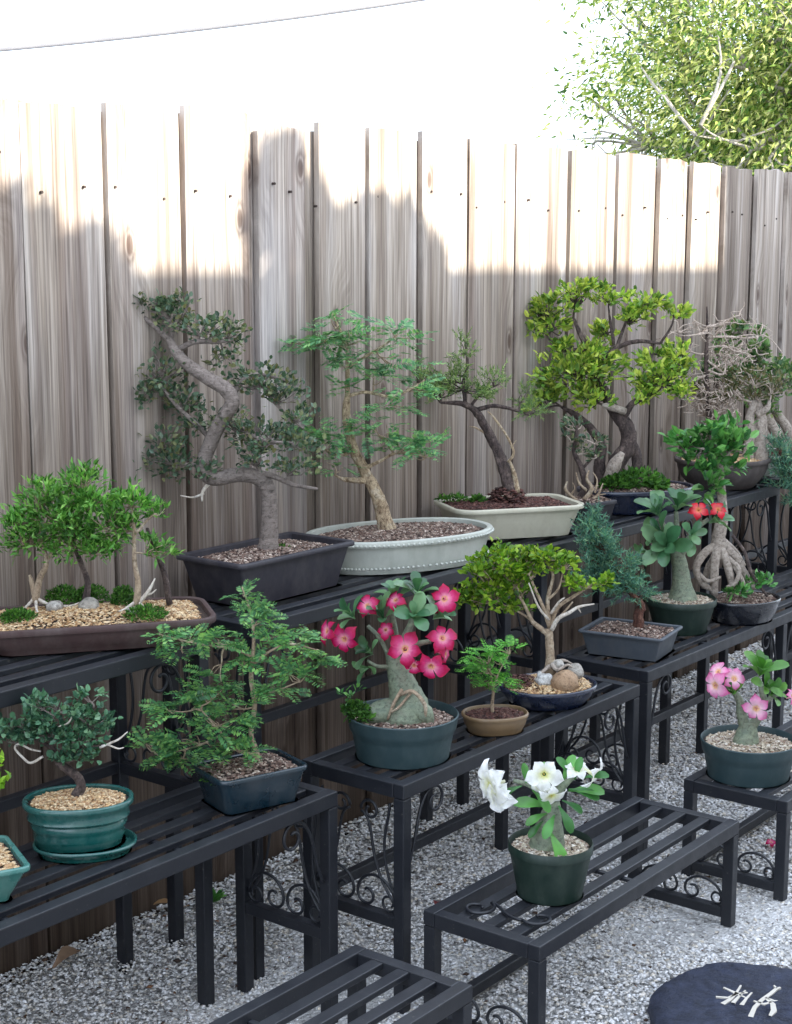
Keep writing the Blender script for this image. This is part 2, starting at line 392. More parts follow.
# ------------------------------------------------------------------ light
SUN_EL = math.radians(24); sh = nrm([.22, -.975])
SV = np.array([sh[0]*math.cos(SUN_EL), sh[1]*math.cos(SUN_EL), math.sin(SUN_EL)])
sun = bpy.data.lights.new('sun', 'SUN'); so = bpy.data.objects.new('sun', sun); COL.objects.link(so)
sun.energy = 5.0; sun.angle = math.radians(.45); sun.color = (1, .93, .80)
so.rotation_mode = 'QUATERNION'; so.rotation_quaternion = Vector(-SV).to_track_quat('-Z', 'Y'); so.location = (3, -10, 12)
w = bpy.data.worlds.new('World'); sc.world = w; w.use_nodes = True
nt = w.node_tree; nt.nodes.clear()
wo = nt.nodes.new('ShaderNodeOutputWorld'); bg = nt.nodes.new('ShaderNodeBackground'); nt.links.new(bg.outputs[0], wo.inputs[0])
sky = nt.nodes.new('ShaderNodeTexSky'); sky.sky_type = 'NISHITA'; sky.sun_disc = False
sky.sun_elevation = SUN_EL; sky.sun_rotation = math.atan2(sh[0], sh[1]); sky.air_density = 1.0; sky.dust_density = 2.5; sky.ozone_density = 1.2
# bright layer added over the sky to fill the shade, mixed by noise
tc = nt.nodes.new('ShaderNodeTexCoord')
cl = noise(nt, tc.outputs['Generated'], 2.2, 6, .6)
cf = ramp(nt, [(.25,(.55,.55,.55)),(.7,(.85,.85,.85))], cl)
SKY_FILL = (7.0, 7.9, 9.3, 1)
cc = mix(nt, sky.outputs[0], SKY_FILL, cf)
nt.links.new(cc, bg.inputs[0]); bg.inputs[1].default_value = .15
sc.view_settings.view_transform = 'Standard'; sc.view_settings.look = 'None'; sc.view_settings.exposure = 0
sc.cycles.use_denoising = True
sc.cycles.film_exposure = 2.7      # the photograph is exposed for the shade
sc.cycles.max_bounces = 8; sc.cycles.transparent_max_bounces = 8

# ------------------------------------------------------------------ ground
YF = 2.511
g = MB()
g.add([(-150,-150,0),(150,-150,0),(150,150,0),(-150,150,0)], [(0,1,2,3)])
tag(g.build('ground', M['bed']), kind='structure')

def chips(n, P, size, flat=.45):
    """n small angular stones at P -> vertices, triangles"""
    base = np.array([(1,0,0),(-1,0,0),(0,1,0),(0,-1,0),(0,0,1),(0,0,-1)], float)
    T = np.array([(0,2,4),(2,1,4),(1,3,4),(3,0,4),(2,0,5),(1,2,5),(3,1,5),(0,3,5)])
    V = base[None]*(.6+.8*rng.random((n,6,1))) + rng.normal(size=(n,6,3))*.22
    th = rng.random(n)*2*PI; ph = rng.normal(size=n)*.32
    V[:,:,2] *= flat
    c, s = np.cos(ph), np.sin(ph)
    y = V[:,:,1]*c[:,None]-V[:,:,2]*s[:,None]; z = V[:,:,1]*s[:,None]+V[:,:,2]*c[:,None]; V[:,:,1] = y; V[:,:,2] = z
    c, s = np.cos(th), np.sin(th)
    x = V[:,:,0]*c[:,None]-V[:,:,1]*s[:,None]; y = V[:,:,0]*s[:,None]+V[:,:,1]*c[:,None]; V[:,:,0] = x; V[:,:,1] = y
    V = V*np.asarray(size).reshape(-1,1,1) + P[:,None,:]
    F = (np.arange(n)*6)[:,None,None] + T[None]
    return V.reshape(-1,3), F.reshape(-1,3)
def bigmesh(name, V, F, mat):
    me = bpy.data.meshes.new(name)
    me.vertices.add(len(V)); me.vertices.foreach_set('co', V.astype(np.float32).ravel())
    me.loops.add(F.size); me.loops.foreach_set('vertex_index', F.astype(np.int32).ravel())
    me.polygons.add(len(F)); me.polygons.foreach_set('loop_start', np.arange(len(F), dtype=np.int32)*3)
    me.update(calc_edges=True); me.materials.append(mat)
    o = bpy.data.objects.new(name, me); COL.objects.link(o); return o
NCH = 250000
px = 1.35 + 5.4*rng.random(NCH)**1.12; py = .6 + 1.9*rng.random(NCH)
mound = np.clip((py-2.1)/.4, 0, 1)**2*.035 + .006*np.sin(px*5.1+py*3)*np.sin(py*7.3)
pz = mound + .001 + .0035*rng.random(NCH)
ne = 22000; px[:ne] = 1.35+5.0*rng.random(ne)**1.2; py[:ne] = 2.505-.30*rng.random(ne)**1.6; pz[:ne] = np.clip((py[:ne]-2.1)/.4,0,1)**2*.035*rng.random(ne) + .004
V, F = chips(NCH, np.c_[px, py, pz], (.0022+.0046*rng.random(NCH)**1.8)*(.66+.17*px))
tag(bigmesh('gravel', V, F, M['gravel']), kind='stuff')

nl = 900; lx = 1.4+4.6*rng.random(nl)**1.2; ly = 2.48-1.5*rng.random(nl)**1.7
V, F = chips(nl, np.c_[lx, ly, np.clip((ly-2.1)/.4,0,1)**2*.035+.012], .003+.006*rng.random(nl)**2, .25)
M['litter'] = mat_island('dry plant litter', [C(44,34,28),C(84,62,46),C(60,44,36),C(120,84,58)], .9)
tag(bigmesh('leaf_litter', V, F, M['litter']), kind='stuff')
# ------------------------------------------------------------------ fence
fence = empty('fence', (1.0, YF, 0), 'tall weathered grey wooden board fence running along the whole yard behind the benches', 'fence')
gaps = [-.05,.17,.39,.61,.83,1.05,1.26,1.48,1.70,1.816,2.014,2.234,2.452,2.681,2.886,3.098,3.32,3.54,3.773,4.06,4.34,4.607,4.832,5.08,5.338,5.607,5.86,6.1,6.36,6.6,6.86,7.1,7.35,7.6,7.85,8.1]
gw   = {2.014:.010,2.234:.010,2.452:.014,2.681:.038,2.886:.046,3.098:.026,3.32:.024,3.54:.010,3.773:.012,4.06:.02,4.34:.024,4.607:.04}
fb = MB(); bb = MB(); nails = []
def board(mb, x0, x1, y0, th, ztop, ear, lean=0.0):
    n = 5; xs = np.linspace(x0, x1, n); zt = np.full(n, ztop) + rng.normal(size=n)*.003
    zt[0] -= ear*rng.uniform(.3,1.3); zt[-1] -= ear*rng.uniform(.3,1.3)
    cup = rng.normal()*.003
    V = []; zs = [0, .45, .9, 1.35]
    for k in range(5):
        for i in range(n):
            z = zs[k] if k < 4 else zt[i]
            yy = y0 + cup*math.cos((i/(n-1)-.5)*PI) + rng.normal()*.0008
            V.append((xs[i]-1.0 + lean*z, yy-YF, z))
    m_ = len(V)
    V += [(x, y+th, z) for x, y, z in V]
    F = []
    for k in range(4):
        for i in range(n-1):
            a = k*n+i; F += [(a, a+1, a+n+1, a+n), (m_+a+1, m_+a, m_+a+n, m_+a+n+1)]
        a = k*n; F.append((a, a+n, m_+a+n, m_+a)); a = k*n+n-1; F.append((a+n, a, m_+a, m_+a+n))
    for i in range(n-1):
        a = 4*n+i; F.append((a, a+1, m_+a+1, m_+a)); a = i; F.append((a+1, a, m_+a, m_+a+1))
    mb.add(V, F)
for i in range(len(gaps)-1):
    x0, x1 = gaps[i], gaps[i+1]; g0 = gw.get(x0, .045 if x0 > 3.9 else .012); g1 = gw.get(x1, .045 if x1 > 3.9 else .012)
    zt = (1.815 if x0 < 2.4 else 1.836) + rng.normal()*.004
    if abs(x0-2.681) < .01: zt = 1.815
    if abs(x0-2.234) < .01: zt = 1.828
    board(fb, x0+g0*.5, x1-g1*.5, YF+rng.normal()*.002, .016, zt, .012 if abs(x0-2.681) < .01 else .005 if x0 > 3.9 else .002, rng.normal()*.0015)
    if i % 1 == 0:
        board(bb, x0-.075+rng.normal()*.008, x0+.075+rng.normal()*.008, YF+.0215+rng.random()*.003, .016, 1.812+rng.normal()*.006, .003)
    if 1.8 < x0 < 6.2:
        for fx in (.22, .74):
            nails.append((x0 + (x1-x0)*(fx+rng.normal()*.07) - 1, 0, 1.66 + rng.normal()*.018))
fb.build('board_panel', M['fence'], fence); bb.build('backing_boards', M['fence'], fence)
m, nt, b, out = newmat('rusty nail'); c = mix(nt, C(40,34,32), C(66,48,40), noise(nt, coords(nt), 300)); nt.links.new(c, b.inputs['Base Color']); b.inputs['Roughness'].default_value = .7; M['nail'] = m
nh = MB(); tube(nh, [(0,-.0045,0),(0,.004,0)], .0032, 8, 1); nh = nh.build('nail_head', M['nail'], fence); nh.location = nails[0]
for q_ in nails[1:]:
    o = nh.copy(); COL.objects.link(o); o.parent = fence; o.location = q_
for z in (.3, .95, 1.66):
    rl = MB(); rl.box(-1.05, 7.1, .0435, .083, z-.045, z+.045); rl.build('rail', M['fence'], fence)
for x in (0, 2.3, 4.6, 6.9):
    ps = MB(); ps.box(x-.045, x+.045, .0855, .175, 0, 1.78); ps.build('post', M['fence'], fence)

# ------------------------------------------------------------------ benches
def spiral(c, r0, r1, a0, a1, n=22):
    t = np.linspace(0, 1, n); r = r0 + (r1-r0)*t; a = np.radians(a0 + (a1-a0)*t)
    return np.c_[c[0]+r*np.cos(a), c[1]+r*np.sin(a)]
def rod(mb, p2, origin, ux, r=.0032):
    """flat curve (along ux, up z) drawn as bent rod"""
    P = np.array(origin)[None] + p2[:,0,None]*np.array(ux)[None] + p2[:,1,None]*np.array([0,0,1.])[None]
    tube(mb, P, r, 6, 1)
def bez(p0, p1, p2, p3, n=18):
    t = np.linspace(0,1,n)[:,None]; p0,p1,p2,p3 = map(np.array,(p0,p1,p2,p3))
    return (1-t)**3*p0+3*(1-t)**2*t*p1+3*(1-t)*t*t*p2+t**3*p3

BW = .027
def bench(x0, x1, yf, yb, H, zr, label, mids=(), loose=False, rear=True):
    w = BW; L = x1-x0; D = yb-yf
    t = empty('plant_bench', (x0, yf, 0), label, 'bench', 'black metal slatted plant benches')
    top = MB(); th = .03
    top.box(0, L, 0, w, H-th, H); top.box(0, L, D-w, D, H-th, H)
    top.box(0, w, w, D-w, H-th-.001, H-.001); top.box(L-w, L, w, D-w, H-th-.001, H-.001)
    n = 3; gap = (D-2*w-n*w*1.0)/(n+1)
    for i in range(n):
        y = w + gap + i*(w*1.0+gap); top.box(w, L-w, y, y+w*1.0, H-.014, H-.002)
    for mx in mids: top.box(mx-w/2, mx+w/2, w, D-w, H-th-.012, H-.0225)
    # small cross bar under the slats
    k = max(1, int(L/.45))
    for i in range(1, k+1):
        x = L*i/(k+1); top.box(x-.006, x+.006, w, D-w, H-.022, H-.0145)
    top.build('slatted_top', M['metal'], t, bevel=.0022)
    lw = w*.96
    for lx in [.0005, L-lw-.0005] + [mx-lw/2 for mx in mids]:
        for ly in (.0005, D-lw-.0005):
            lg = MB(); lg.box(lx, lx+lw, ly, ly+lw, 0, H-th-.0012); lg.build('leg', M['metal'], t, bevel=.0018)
    for lx in (0.002, L-w+.002):
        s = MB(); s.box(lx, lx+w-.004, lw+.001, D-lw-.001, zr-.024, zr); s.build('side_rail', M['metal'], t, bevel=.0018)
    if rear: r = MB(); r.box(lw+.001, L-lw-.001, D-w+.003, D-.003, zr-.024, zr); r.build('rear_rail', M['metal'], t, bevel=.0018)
    # scrollwork of the two ends
    for e, lx in enumerate((w/2, L-w/2)):
        s = MB(); O = (lx, 0, zr); uy = (0,1,0); mid = D/2
        hgt = min(H-th-zr, .27)
        q_ = .038 if zr > .1 else .030
        for sg in (-1, 1):
            f = lambda P: np.c_[mid + sg*P[:,0], P[:,1]]
            # small curl standing on the rail then a wide arch to the leg
            a = spiral((.030, q_*.72), .010, q_*.66, 480, 180)
            b_ = bez((.030-q_*.66, q_*.72), (.030-q_*.66, q_*2.0), (D*.42-w, q_*2.6), (D*.5-w*1.0, q_*.55))
            rod(s, f(np.vstack([a, b_[1:]])), O, uy)
            c_ = spiral((D*.5-w-q_*.55, q_*.56), q_*.52, .010, 0, -400)
            rod(s, f(c_), O, uy, .0028)
            if hgt > .2:
                rod(s, f(bez((D*.5-w, .02), (.02, .03+hgt*.25), (.06, hgt*.75), (.015, hgt-.05))), O, uy)
                rod(s, f(bez((D*.5-w, .03), (.05, .06+hgt*.3), (.085, hgt*.7), (D*.5-w-.018, hgt-.02))), O, uy)
                rod(s, f(spiral((.038, hgt-.045), .024, .008, 180, -240)), O, uy)
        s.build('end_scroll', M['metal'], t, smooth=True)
    # corner brackets of the front
    if H > .3:
        z0 = H-th
        for x, sg in [(w, 1), (L-w, -1)] + [(mx+w/2, 1) for mx in mids] + [(mx-w/2, -1) for mx in mids]:
            s = MB(); f = lambda P: np.c_[sg*P[:,0], P[:,1]]
            arc = bez((.004, -.150), (.035, -.105), (.030, -.006), (.088, -.0035))
            curl = spiral((.092, -.0345), .031, .009, 97, -300)
            rod(s, f(np.vstack([arc, curl[1:]])), (x, w*.45, z0), (1,0,0), .0033)
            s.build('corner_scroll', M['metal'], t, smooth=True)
    if loose:
        s = MB()
        P = np.vstack([spiral((.068,.188),.009,.036,-420,-15), bez((.1028,.1787),(.104,.15),(.062,.13),(.072,.085)), spiral((.100,.066),.034,.010,145,420)])
        tube(s, np.c_[P[:,0], P[:,1], np.full(len(P), H+.004)], .0035, 6, 1)
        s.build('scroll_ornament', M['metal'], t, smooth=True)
    return t

T, MZ, LZ = .77, .482, .249
bench(.55, 2.117, 2.1185, 2.387, T, .47, 'tall black bench at the left carrying the long brown tray of small trees', (.75,))
bench(2.24, 3.19, 2.1185, 2.387, T, .47, 'tall black bench in the middle under the charcoal tub and the pale oval pot')
bench(3.33, 4.783, 2.1185, 2.387, T, .47, 'tall black bench at the right under the cream pot and the navy oval pot', (.72,))
bench(4.92, 6.3, 2.1185, 2.387, T, .47, 'tall black bench cut off by the right edge under the pale pot with arching roots', (.7,))
bench(.70, 2.212, 1.868, 2.137-.012, MZ, .20, 'mid height black bench at the left carrying the two teal pots', rear=False)
bench(2.314, 3.258, 1.785, 2.053, MZ, .20, 'mid height black bench carrying the large pink desert rose and the rock planting')
bench(3.375, 5.05, 1.8275, 2.10, MZ, .20, 'mid height black bench at the right carrying the slate tray and the red flowered plant', (.83,))
bench(1.15, 2.0935, 1.4607, 1.727, LZ, .042, 'low empty black bench cut off by the bottom edge of the picture')
bench(2.293, 3.128, 1.45, 1.72, LZ, .042, 'low black bench carrying only the white flowered plant', loose=True)
bench(3.311, 4.15, 1.4166, 1.687, LZ, .042, 'low black bench at the right carrying the lilac pink flowered plant')

# ------------------------------------------------------------------ potted plants
RV = np.array([.6154, -.7882, 0.]); FV = np.array([.7882, .6154, 0.]); UP = np.array([0,0,1.])

class Plant:
    """one potted plant; P(u, v, d) gives a point of it on its own drawing grid of 1/S metre (u across, v down, d to the fence)"""
    def __init__(s, name, base, S, u0, v0, label, cat, group):
        global rng
        rng = np.random.default_rng(int(u0*7+v0*13+S))
        s.root = empty(name, base, label, cat, group); s.S = S; s.u0 = u0; s.v0 = v0
        s.pieces = []
    def P(s, u, v, d=0):
        return RV*(u-s.u0)/s.S + FV*d/s.S + UP*(s.v0-v)/s.S*1.012
    def pts(s, L): return [s.P(*p) for p in L]
    # -- pot: outline (oval / round / rounded box), profile of (offset, z)
    def outline(s, a, b, n, r, ang, seg=56):
        out = []
        if r is None:
            for i in range(seg):
                t = 2*PI*i/seg; c, q_ = math.cos(t), math.sin(t)
                out.append((a*abs(c)**(2/n)*(1 if c >= 0 else -1), b*abs(q_)**(2/n)*(1 if q_ >= 0 else -1)))
        else:
            r = min(r, a*.98, b*.98)
            for cx_, cy_, a0 in ((a-r,b-r,0),(-a+r,b-r,90),(-a+r,-b+r,180),(a-r,-b+r,270)):
                for k in range(7):
                    t = math.radians(a0+90*k/6); out.append((cx_+r*math.cos(t), cy_+r*math.sin(t)))
        return out
    def pot(s, a, b, h, mat, ang=0, n=2, r=None, taper=.8, lip=.006, liph=.012, wall=.006, recess=.012, feet=0, belly=0, band=None, bead=False, ribs=0, name='pot'):
        s.a, s.b, s.h, s.ang, s.n, s.r, s.wall, s.recess = a, b, h, ang, n, r, wall, recess
        ca, sa = math.cos(math.radians(ang)), math.sin(math.radians(ang))
        z0 = .008 if feet else .0008
        prof = [(taper, -.004 if False else 0, z0)]      # (scale, offset, z)
        steps = 10
        ib = a - lip
        for i in range(steps+1):
            t = i/steps
            k = taper + (1-taper)*t + belly*math.sin(t*PI)
            off = -lip
            if band and t > band: off = -lip*.15
            if ribs and .12 < t < .8: off += .0035*math.sin((t-.12)/.68*2*PI*ribs-PI/2)
            z = z0 + .003*(i > 0) + (h-liph-z0-.003)*t
            prof.append((k, off, z))
        prof += [(1, -lip*.1, h-liph+.001), (1, 0, h-liph+.003), (1, 0, h-.0025), (1, -.0018, h-.0004), (1, -wall*.6, h), (1, -wall, h-.002), (1, -wall-.002, h-recess-.012)]
        mb = MB(); V = []; F = []; N_ = None
        for k, off, z in prof:
            ol = s.outline(a*k+off, b*k+off, n, r if r is None else max(.004, r*k+off*.6), ang); N_ = len(ol)
            V += [(x*ca-y*sa, x*sa+y*ca, z) for x, y in ol]
        for i in range(len(prof)-1):
            for j in range(N_):
                k = (j+1) % N_; F.append((i*N_+j, i*N_+k, (i+1)*N_+k, (i+1)*N_+j))
        F.append(tuple(range(N_))[::-1]); mb.add(V, F)
        if feet:
            for sx in (-1, 1):
                for sy in (-1, 1):
                    x, y = sx*a*taper*.68, sy*b*taper*.68
                    ellipsoid(mb, (x*ca-y*sa, x*sa+y*ca, .0075), (.018,.018,.0072), 10, 6)
        if bead:
            for zz, kk in ((h-.010, 1.0), (.016, taper+.02)):
                ol = s.outline(a*kk, b*kk, n, r, ang, 120)
                for x, y in ol: 
                    ellipsoid(mb, (x*ca-y*sa, x*sa+y*ca, zz), (.0042,.0042,.0036), 6, 4)
        o = mb.build(name, mat, s.root, smooth=True)
        e = o.modifiers.new('edges', 'EDGE_SPLIT'); e.split_angle = math.radians(50)
        return o
    def inside(s, n, k=.93):
        """random points over the soil"""
        ca, sa = math.cos(math.radians(s.ang)), math.sin(math.radians(s.ang))
        out = []
        while len(out) < n:
            x, y = rng.uniform(-1,1,2)
            if s.r is None:
                if abs(x)**s.n+abs(y)**s.n > 1: continue
            X, Y = x*(s.a-s.wall-.002)*k, y*(s.b-s.wall-.002)*k
            out.append((X*ca-Y*sa, X*sa+Y*ca, x*x, y*y))
        return np.array(out)
    def soil(s, mat, mound=.012, size=.0042, dens=1.0, where=None, name='soil'):
        q_ = s.inside(int(dens*min(5200, 1.6*s.a*s.b*4/(size*size*2.0))))
        z = s.h - s.recess + mound*(1-(np.maximum(q_[:,2], q_[:,3]) if s.r is not None else np.clip(q_[:,2]+q_[:,3],0,1)))
        ca, sa = math.cos(math.radians(s.ang)), math.sin(math.radians(s.ang))
        mb = MB(); rings = 6; V = [(0,0,s.h-s.recess+mound-.003)]; F = []; ol = s.outline(s.a-s.wall-.001, s.b-s.wall-.001, s.n, s.r, s.ang); N_ = len(ol)
        for i in range(1, rings+1):
            t = i/rings
            for x, y in ol: V.append(((x*ca-y*sa)*t, (x*sa+y*ca)*t, s.h-s.recess+mound*(1-t*t)-.003))
        for j in range(N_):
            k = (j+1) % N_; F.append((0, 1+j, 1+k))
            for i in range(rings-1): F.append((1+i*N_+j, 1+(i+1)*N_+j, 1+(i+1)*N_+k, 1+i*N_+k))
        mb.add(V, F)
        b_ = mb.build(name, M['bed_soil'], s.root, smooth=True)
        V2, F2 = chips(len(q_), np.c_[q_[:,0], q_[:,1], z], size*(.6+.8*rng.random(len(q_))))
        cm = MB(); cm.addarr(V2, F2); cm.build('top_dressing', mat, s.root)
    def limb(s, lines, mat, name='trunk', sides=10, knob=.12, sub=5):
        """lines: list of ([(u,v,d)...], [radii in grid units])"""
        mb = MB()
        for L, R in lines:
            P = s.pts(L); R = [R]*len(L) if np.isscalar(R) else R
            R = np.interp(np.linspace(0,1,len(L)), np.linspace(0,1,len(R)), R)/s.S
            tube(mb, P, R, sides, sub, knob)
            s.pieces.append(np.array(catmull(P, R, 4)[0]))
        return mb.build(name, mat, s.root, smooth=True)
    def pads(s, pads, mat, kind, size, n, twig=None, name='foliage', tips=None, up=.35, wr=.5, spread=.36, pairs=8, leaflet=.22, clump=14):
        """leaf pads (u,v,d,ru,rv,rd): twigs grow from the nearest branch to tips inside the pad, leaves sit round each tip"""
        mb = MB()
        skel = np.vstack(s.pieces) if s.pieces else None
        vol = np.array([p[3]*p[4] for p in pads], float); share = vol/vol.sum()
        for p, sh_ in zip(pads, share):
            tw = MB()
            u, v, d, ru, rv = p[:5]; rd = p[5] if len(p) > 5 else (ru+rv)*.5
            m_ = max(6, int(n*sh_)); nt_ = max(3, m_//clump)
            D = nrm(rng.normal(size=(nt_,3))); rad = rng.random(nt_)**.42
            loc = D*rad[:,None]
            tips_ = np.array([s.P(u+a*ru, v-c*rv, d+b_*rd) for a, b_, c in loc])
            cen = s.P(u, v+rv*.4, d)
            if skel is not None and twig is not None:
                j = np.argmin(((skel-cen)**2).sum(1)); st = skel[j]
                hub = st*.45 + cen*.55
                if np.linalg.norm(cen-st) > .012: tube(tw, [st, st*.6+hub*.4+rng.normal(size=3)*.003, hub], [1.3/s.S, 1.1/s.S, .8/s.S], 5, 3)
                for k in range(min(nt_, 26)):
                    e = tips_[k]; mid = hub*.5+e*.5+rng.normal(size=3)*np.linalg.norm(e-hub)*.12
                    tube(tw, [hub, mid, e], [.8/s.S,.55/s.S,.3/s.S], 4, 2, cap=False)
            if twig is not None and tw.n: tw.build('branchlet', twig, s.root, smooth=True)
            idx = rng.integers(0, nt_, m_)
            rr = np.array([ru, rd, rv])/s.S*spread*(.5 if nt_ > 8 else .8)
            off = rng.normal(size=(m_,3))*rr
            P = tips_[idx] + off[:,0,None]*RV + off[:,1,None]*FV + off[:,2,None]*UP
            outw = nrm(P - (cen - UP*.005)); 
            L = outw*.8 + UP*up + rng.normal(size=(m_,3))*.55
            N = UP*.9 + outw*.3 + rng.normal(size=(m_,3))*.5
            sz = size/s.S*rng.uniform(.65,1.25,m_)
            if kind == 'frond': fronds(mb, P, L*[1,1,.40], N*[.45,.45,1.4]-FV*.25, sz, pairs, leaflet)
            elif kind == 'needle':
                # short shoots set with needles
                K = 16
                P2 = np.repeat(P, K, 0); L2 = np.repeat(nrm(L), K, 0)
                t = np.tile(np.linspace(0, 1, K), m_)
                P2 = P2 + L2*(np.repeat(sz, K)*t)[:,None]
                dd = nrm(L2*.9 + rng.normal(size=P2.shape)*.62)
                leaves(mb, P2, dd, rng.normal(size=P2.shape), np.repeat(sz, K)*.42, np.repeat(sz, K)*.085, 'needle')
            else: leaves(mb, P, L, N, sz, sz*wr, kind)
        return mb.build(name, mat, s.root)
    def moss(s, spots, mat=None, n=260, size=3.0, name='moss', kind='lance'):
        mb = MB()
        for u, v, d, ru, rv in spots:
            D = nrm(rng.normal(size=(n,3))); D[:,2] = np.abs(D[:,2])
            P = np.array([s.P(u+a*ru, v-c*rv, d+b_*ru*.8) for a, b_, c in D*rng.random((n,1))**.3])
            leaves(mb, P, D+rng.normal(size=(n,3))*.5, rng.normal(size=(n,3)), size/s.S*rng.uniform(.6,1.2,n), size/s.S*.5, kind)
        return mb.build(name, mat or M['moss'], s.root)
    def rocks(s, L, mat, name='rock', rough=.08):
        for u, v, d, ru, rv, rd in L:
            mb = MB(); c = s.P(u,v,d)
            ellipsoid(mb, c, (max(ru,rd)/s.S, (ru+rd)*.5/s.S, rv/s.S), 18, 12, rough); mb.build(name, mat, s.root, smooth=True)
    def rosette(s, spots, mat, name='leaf_rosette', tilt=.55, wr=.42):
        """spots: (u,v,d, axis(3 in right/away/up), n, length)"""
        for u, v, d, ax, n, ln in spots:
            mb = MB(); A = nrm(ax[0]*RV+ax[1]*FV+ax[2]*UP); B = nrm(np.cross(A, [.3,.2,.9])); Cc = np.cross(A, B)
            k = np.arange(n); th = k*2.4+rng.random()*6; el = tilt*(1.15-.75*k/n)
            L = np.cos(th)[:,None]*B*np.sin(el*1.5)[:,None] + np.sin(th)[:,None]*Cc*np.sin(el*1.5)[:,None] + A*np.cos(el*1.5)[:,None] + rng.normal(size=(n,3))*.1
            P = np.repeat(s.P(u,v,d)[None], n, 0) + A*(.012*k/n)[:,None]
            sz = ln/s.S*rng.uniform(.7,1.1,n)*(1-.25*k/n)
            leaves(mb, P, L, np.repeat(A[None],n,0)+rng.normal(size=(n,3))*.15, sz, sz*wr, 'obov')
            mb.build(name, mat, s.root, smooth=True)
    def flowers(s, spots, mat, name='flower', ruffle=.0, layers=1, throat=True, wide=1.0):
        """(u,v,d,r,face(right,away,up))"""
        for u, v, d, r, fc in spots:
            mb = MB(); A = nrm(fc[0]*RV+fc[1]*FV+fc[2]*UP+rng.normal(size=3)*.20); B = nrm(np.cross(A,[.1,.3,.95])); Cc = np.cross(A,B)
            R = r/s.S*(.9 if mat is M['petal_pink'] else 1); c = s.P(u,v,d); ph0 = rng.random()*6
            for ly in range(layers):
              for k in range(5):
                ph = ph0 + k*2*PI/5 + ly*.6 + rng.normal()*.07; Rk = R*(1-.22*ly)*rng.uniform(.78,1.1)
                e1 = math.cos(ph)*B+math.sin(ph)*Cc; e2 = -math.sin(ph)*B+math.cos(ph)*Cc
                V = []; a_ = []; nu, nv = 9, 11; cw = rng.normal()*.12
                for i in range(nu):
                    t = i/(nu-1)
                    w_ = Rk*((.13*(1-t)**2)+.34*math.sin(t**1.45*PI*.97)**.9 if t < 1 else .03)*wide
                    for j in range(nv):
                        x = -1+2*j/(nv-1)
                        tip = t*(1-.10*x*x) 
                        h = .16*Rk*math.sin(t*PI*.8)-.30*Rk*t*t*t + .10*Rk*x*x*t + (ruffle*.12*Rk*math.sin(x*4.5+k*2+ly)*t*t) + cw*Rk*x*t*.4 + ly*.10*Rk
                        V.append(c + e1*(Rk*(.10+.90*tip)) + e2*(w_*x) + A*h); a_.append(np.clip(t*.86+.18*abs(x)*t+rng.normal()*.02,0,1))
                F = [(i*nv+j,i*nv+j+1,(i+1)*nv+j+1,(i+1)*nv+j) for i in range(nu-1) for j in range(nv-1)]
                mb.add(V, F, a_)
            # tube behind the petals
            V = []; a_ = []; F = []; ns = 10
            for i in range(5):
                t = i/4; rr = R*(.13-.07*t)
                for j in range(ns):
                    q_ = 2*PI*j/ns; V.append(c + B*math.cos(q_)*rr + Cc*math.sin(q_)*rr - A*(R*.62*t)); a_.append(.12+.1*t)
            for i in range(4):
                for j in range(ns): F.append((i*ns+j,i*ns+(j+1)%ns,(i+1)*ns+(j+1)%ns,(i+1)*ns+j))
            mb.add(V, F, a_)
            o = mb.build(name, mat, s.root, smooth=True)
            if throat:
                tb = MB(); th = rng.random(9)*6.28
                LL = A[None]*1.0 + np.cos(th)[:,None]*B*.4+np.sin(th)[:,None]*Cc*.4
                leaves(tb, np.repeat((c-A*R*.02)[None],9,0), LL, rng.normal(size=(9,3)), R*.13, R*.04, 'lance')
                tb.build('stamens', M['throat'], o)

BON, ADE = 'bonsai trees in shallow pots along the benches', 'flowering desert roses in round pots'
def bonsai(base, S, u0, v0, label, name='potted_bonsai'): return Plant(name, base, S, u0, v0, label, 'bonsai', BON)

# 1 long brown tray
p = bonsai((1.962,2.275,T), 512, 95, 640, 'grove of small bright green trees in a long brown tray topped with golden pebbles')
p.pot(.228,.112,.054,M['pot_brown'],-36,r=.05,taper=.86,lip=.006,liph=.014,wall=.010,recess=.008,belly=.02)
p.soil(M['s_gold'],.02,.0036)
p.limb([([(36,602,0),(42,578,0),(50,562,-4),(45,540,0),(42,515,0)],[4.2,3.2,2.4,2,1.2]),
        ([(38,600,0),(33,582,3),(31,575,3)],[3.6,2.6,1.2]),
        ([(138,604,-4),(140,582,-4),(137,560,-4),(137,530,-2),(135,508,0)],[4,3,2.4,2,1.2]),
        ([(50,560,-2),(62,540,2),(70,520,4),(85,490,4)],[1.8,1.6,1.3,1]),
        ([(137,535,-2),(150,520,0),(160,512,0)],[1.5,1.2,.9])],M['bark_tan'])
p.limb([([(84,604,14),(86,585,16),(80,566,16),(74,545,10)],[4,3,2.6,1.6])],M['bark_dark'],'rear_trunk')
p.limb([([(166,610,28),(161,576,26),(152,548,20),(148,530,10)],[3.4,3,2.4,1.6])],M['bark_dark'],'leaning_trunk')
p.limb([([(36,598,0),(28,606,-8),(22,612,-12)],[2,1.2,.7]),([(37,598,0),(40,607,-10),(44,612,-16)],[2,1.2,.7]),([(38,598,0),(52,604,-2),(70,606,2),(80,603,4)],[2,1.4,1.2,.6]),
        ([(138,600,-4),(128,606,-10),(122,608,-14)],[2,1.2,.7]),([(139,600,-4),(148,606,-10)],[2,.7]),([(140,602,-4),(150,590,-4),(157,577,-4)],[2.4,2,.6]),([(146,594,-4),(153,592,-4),(158,588,-4)],[1.5,1,.4])],M['dead'],'surface_roots',8)
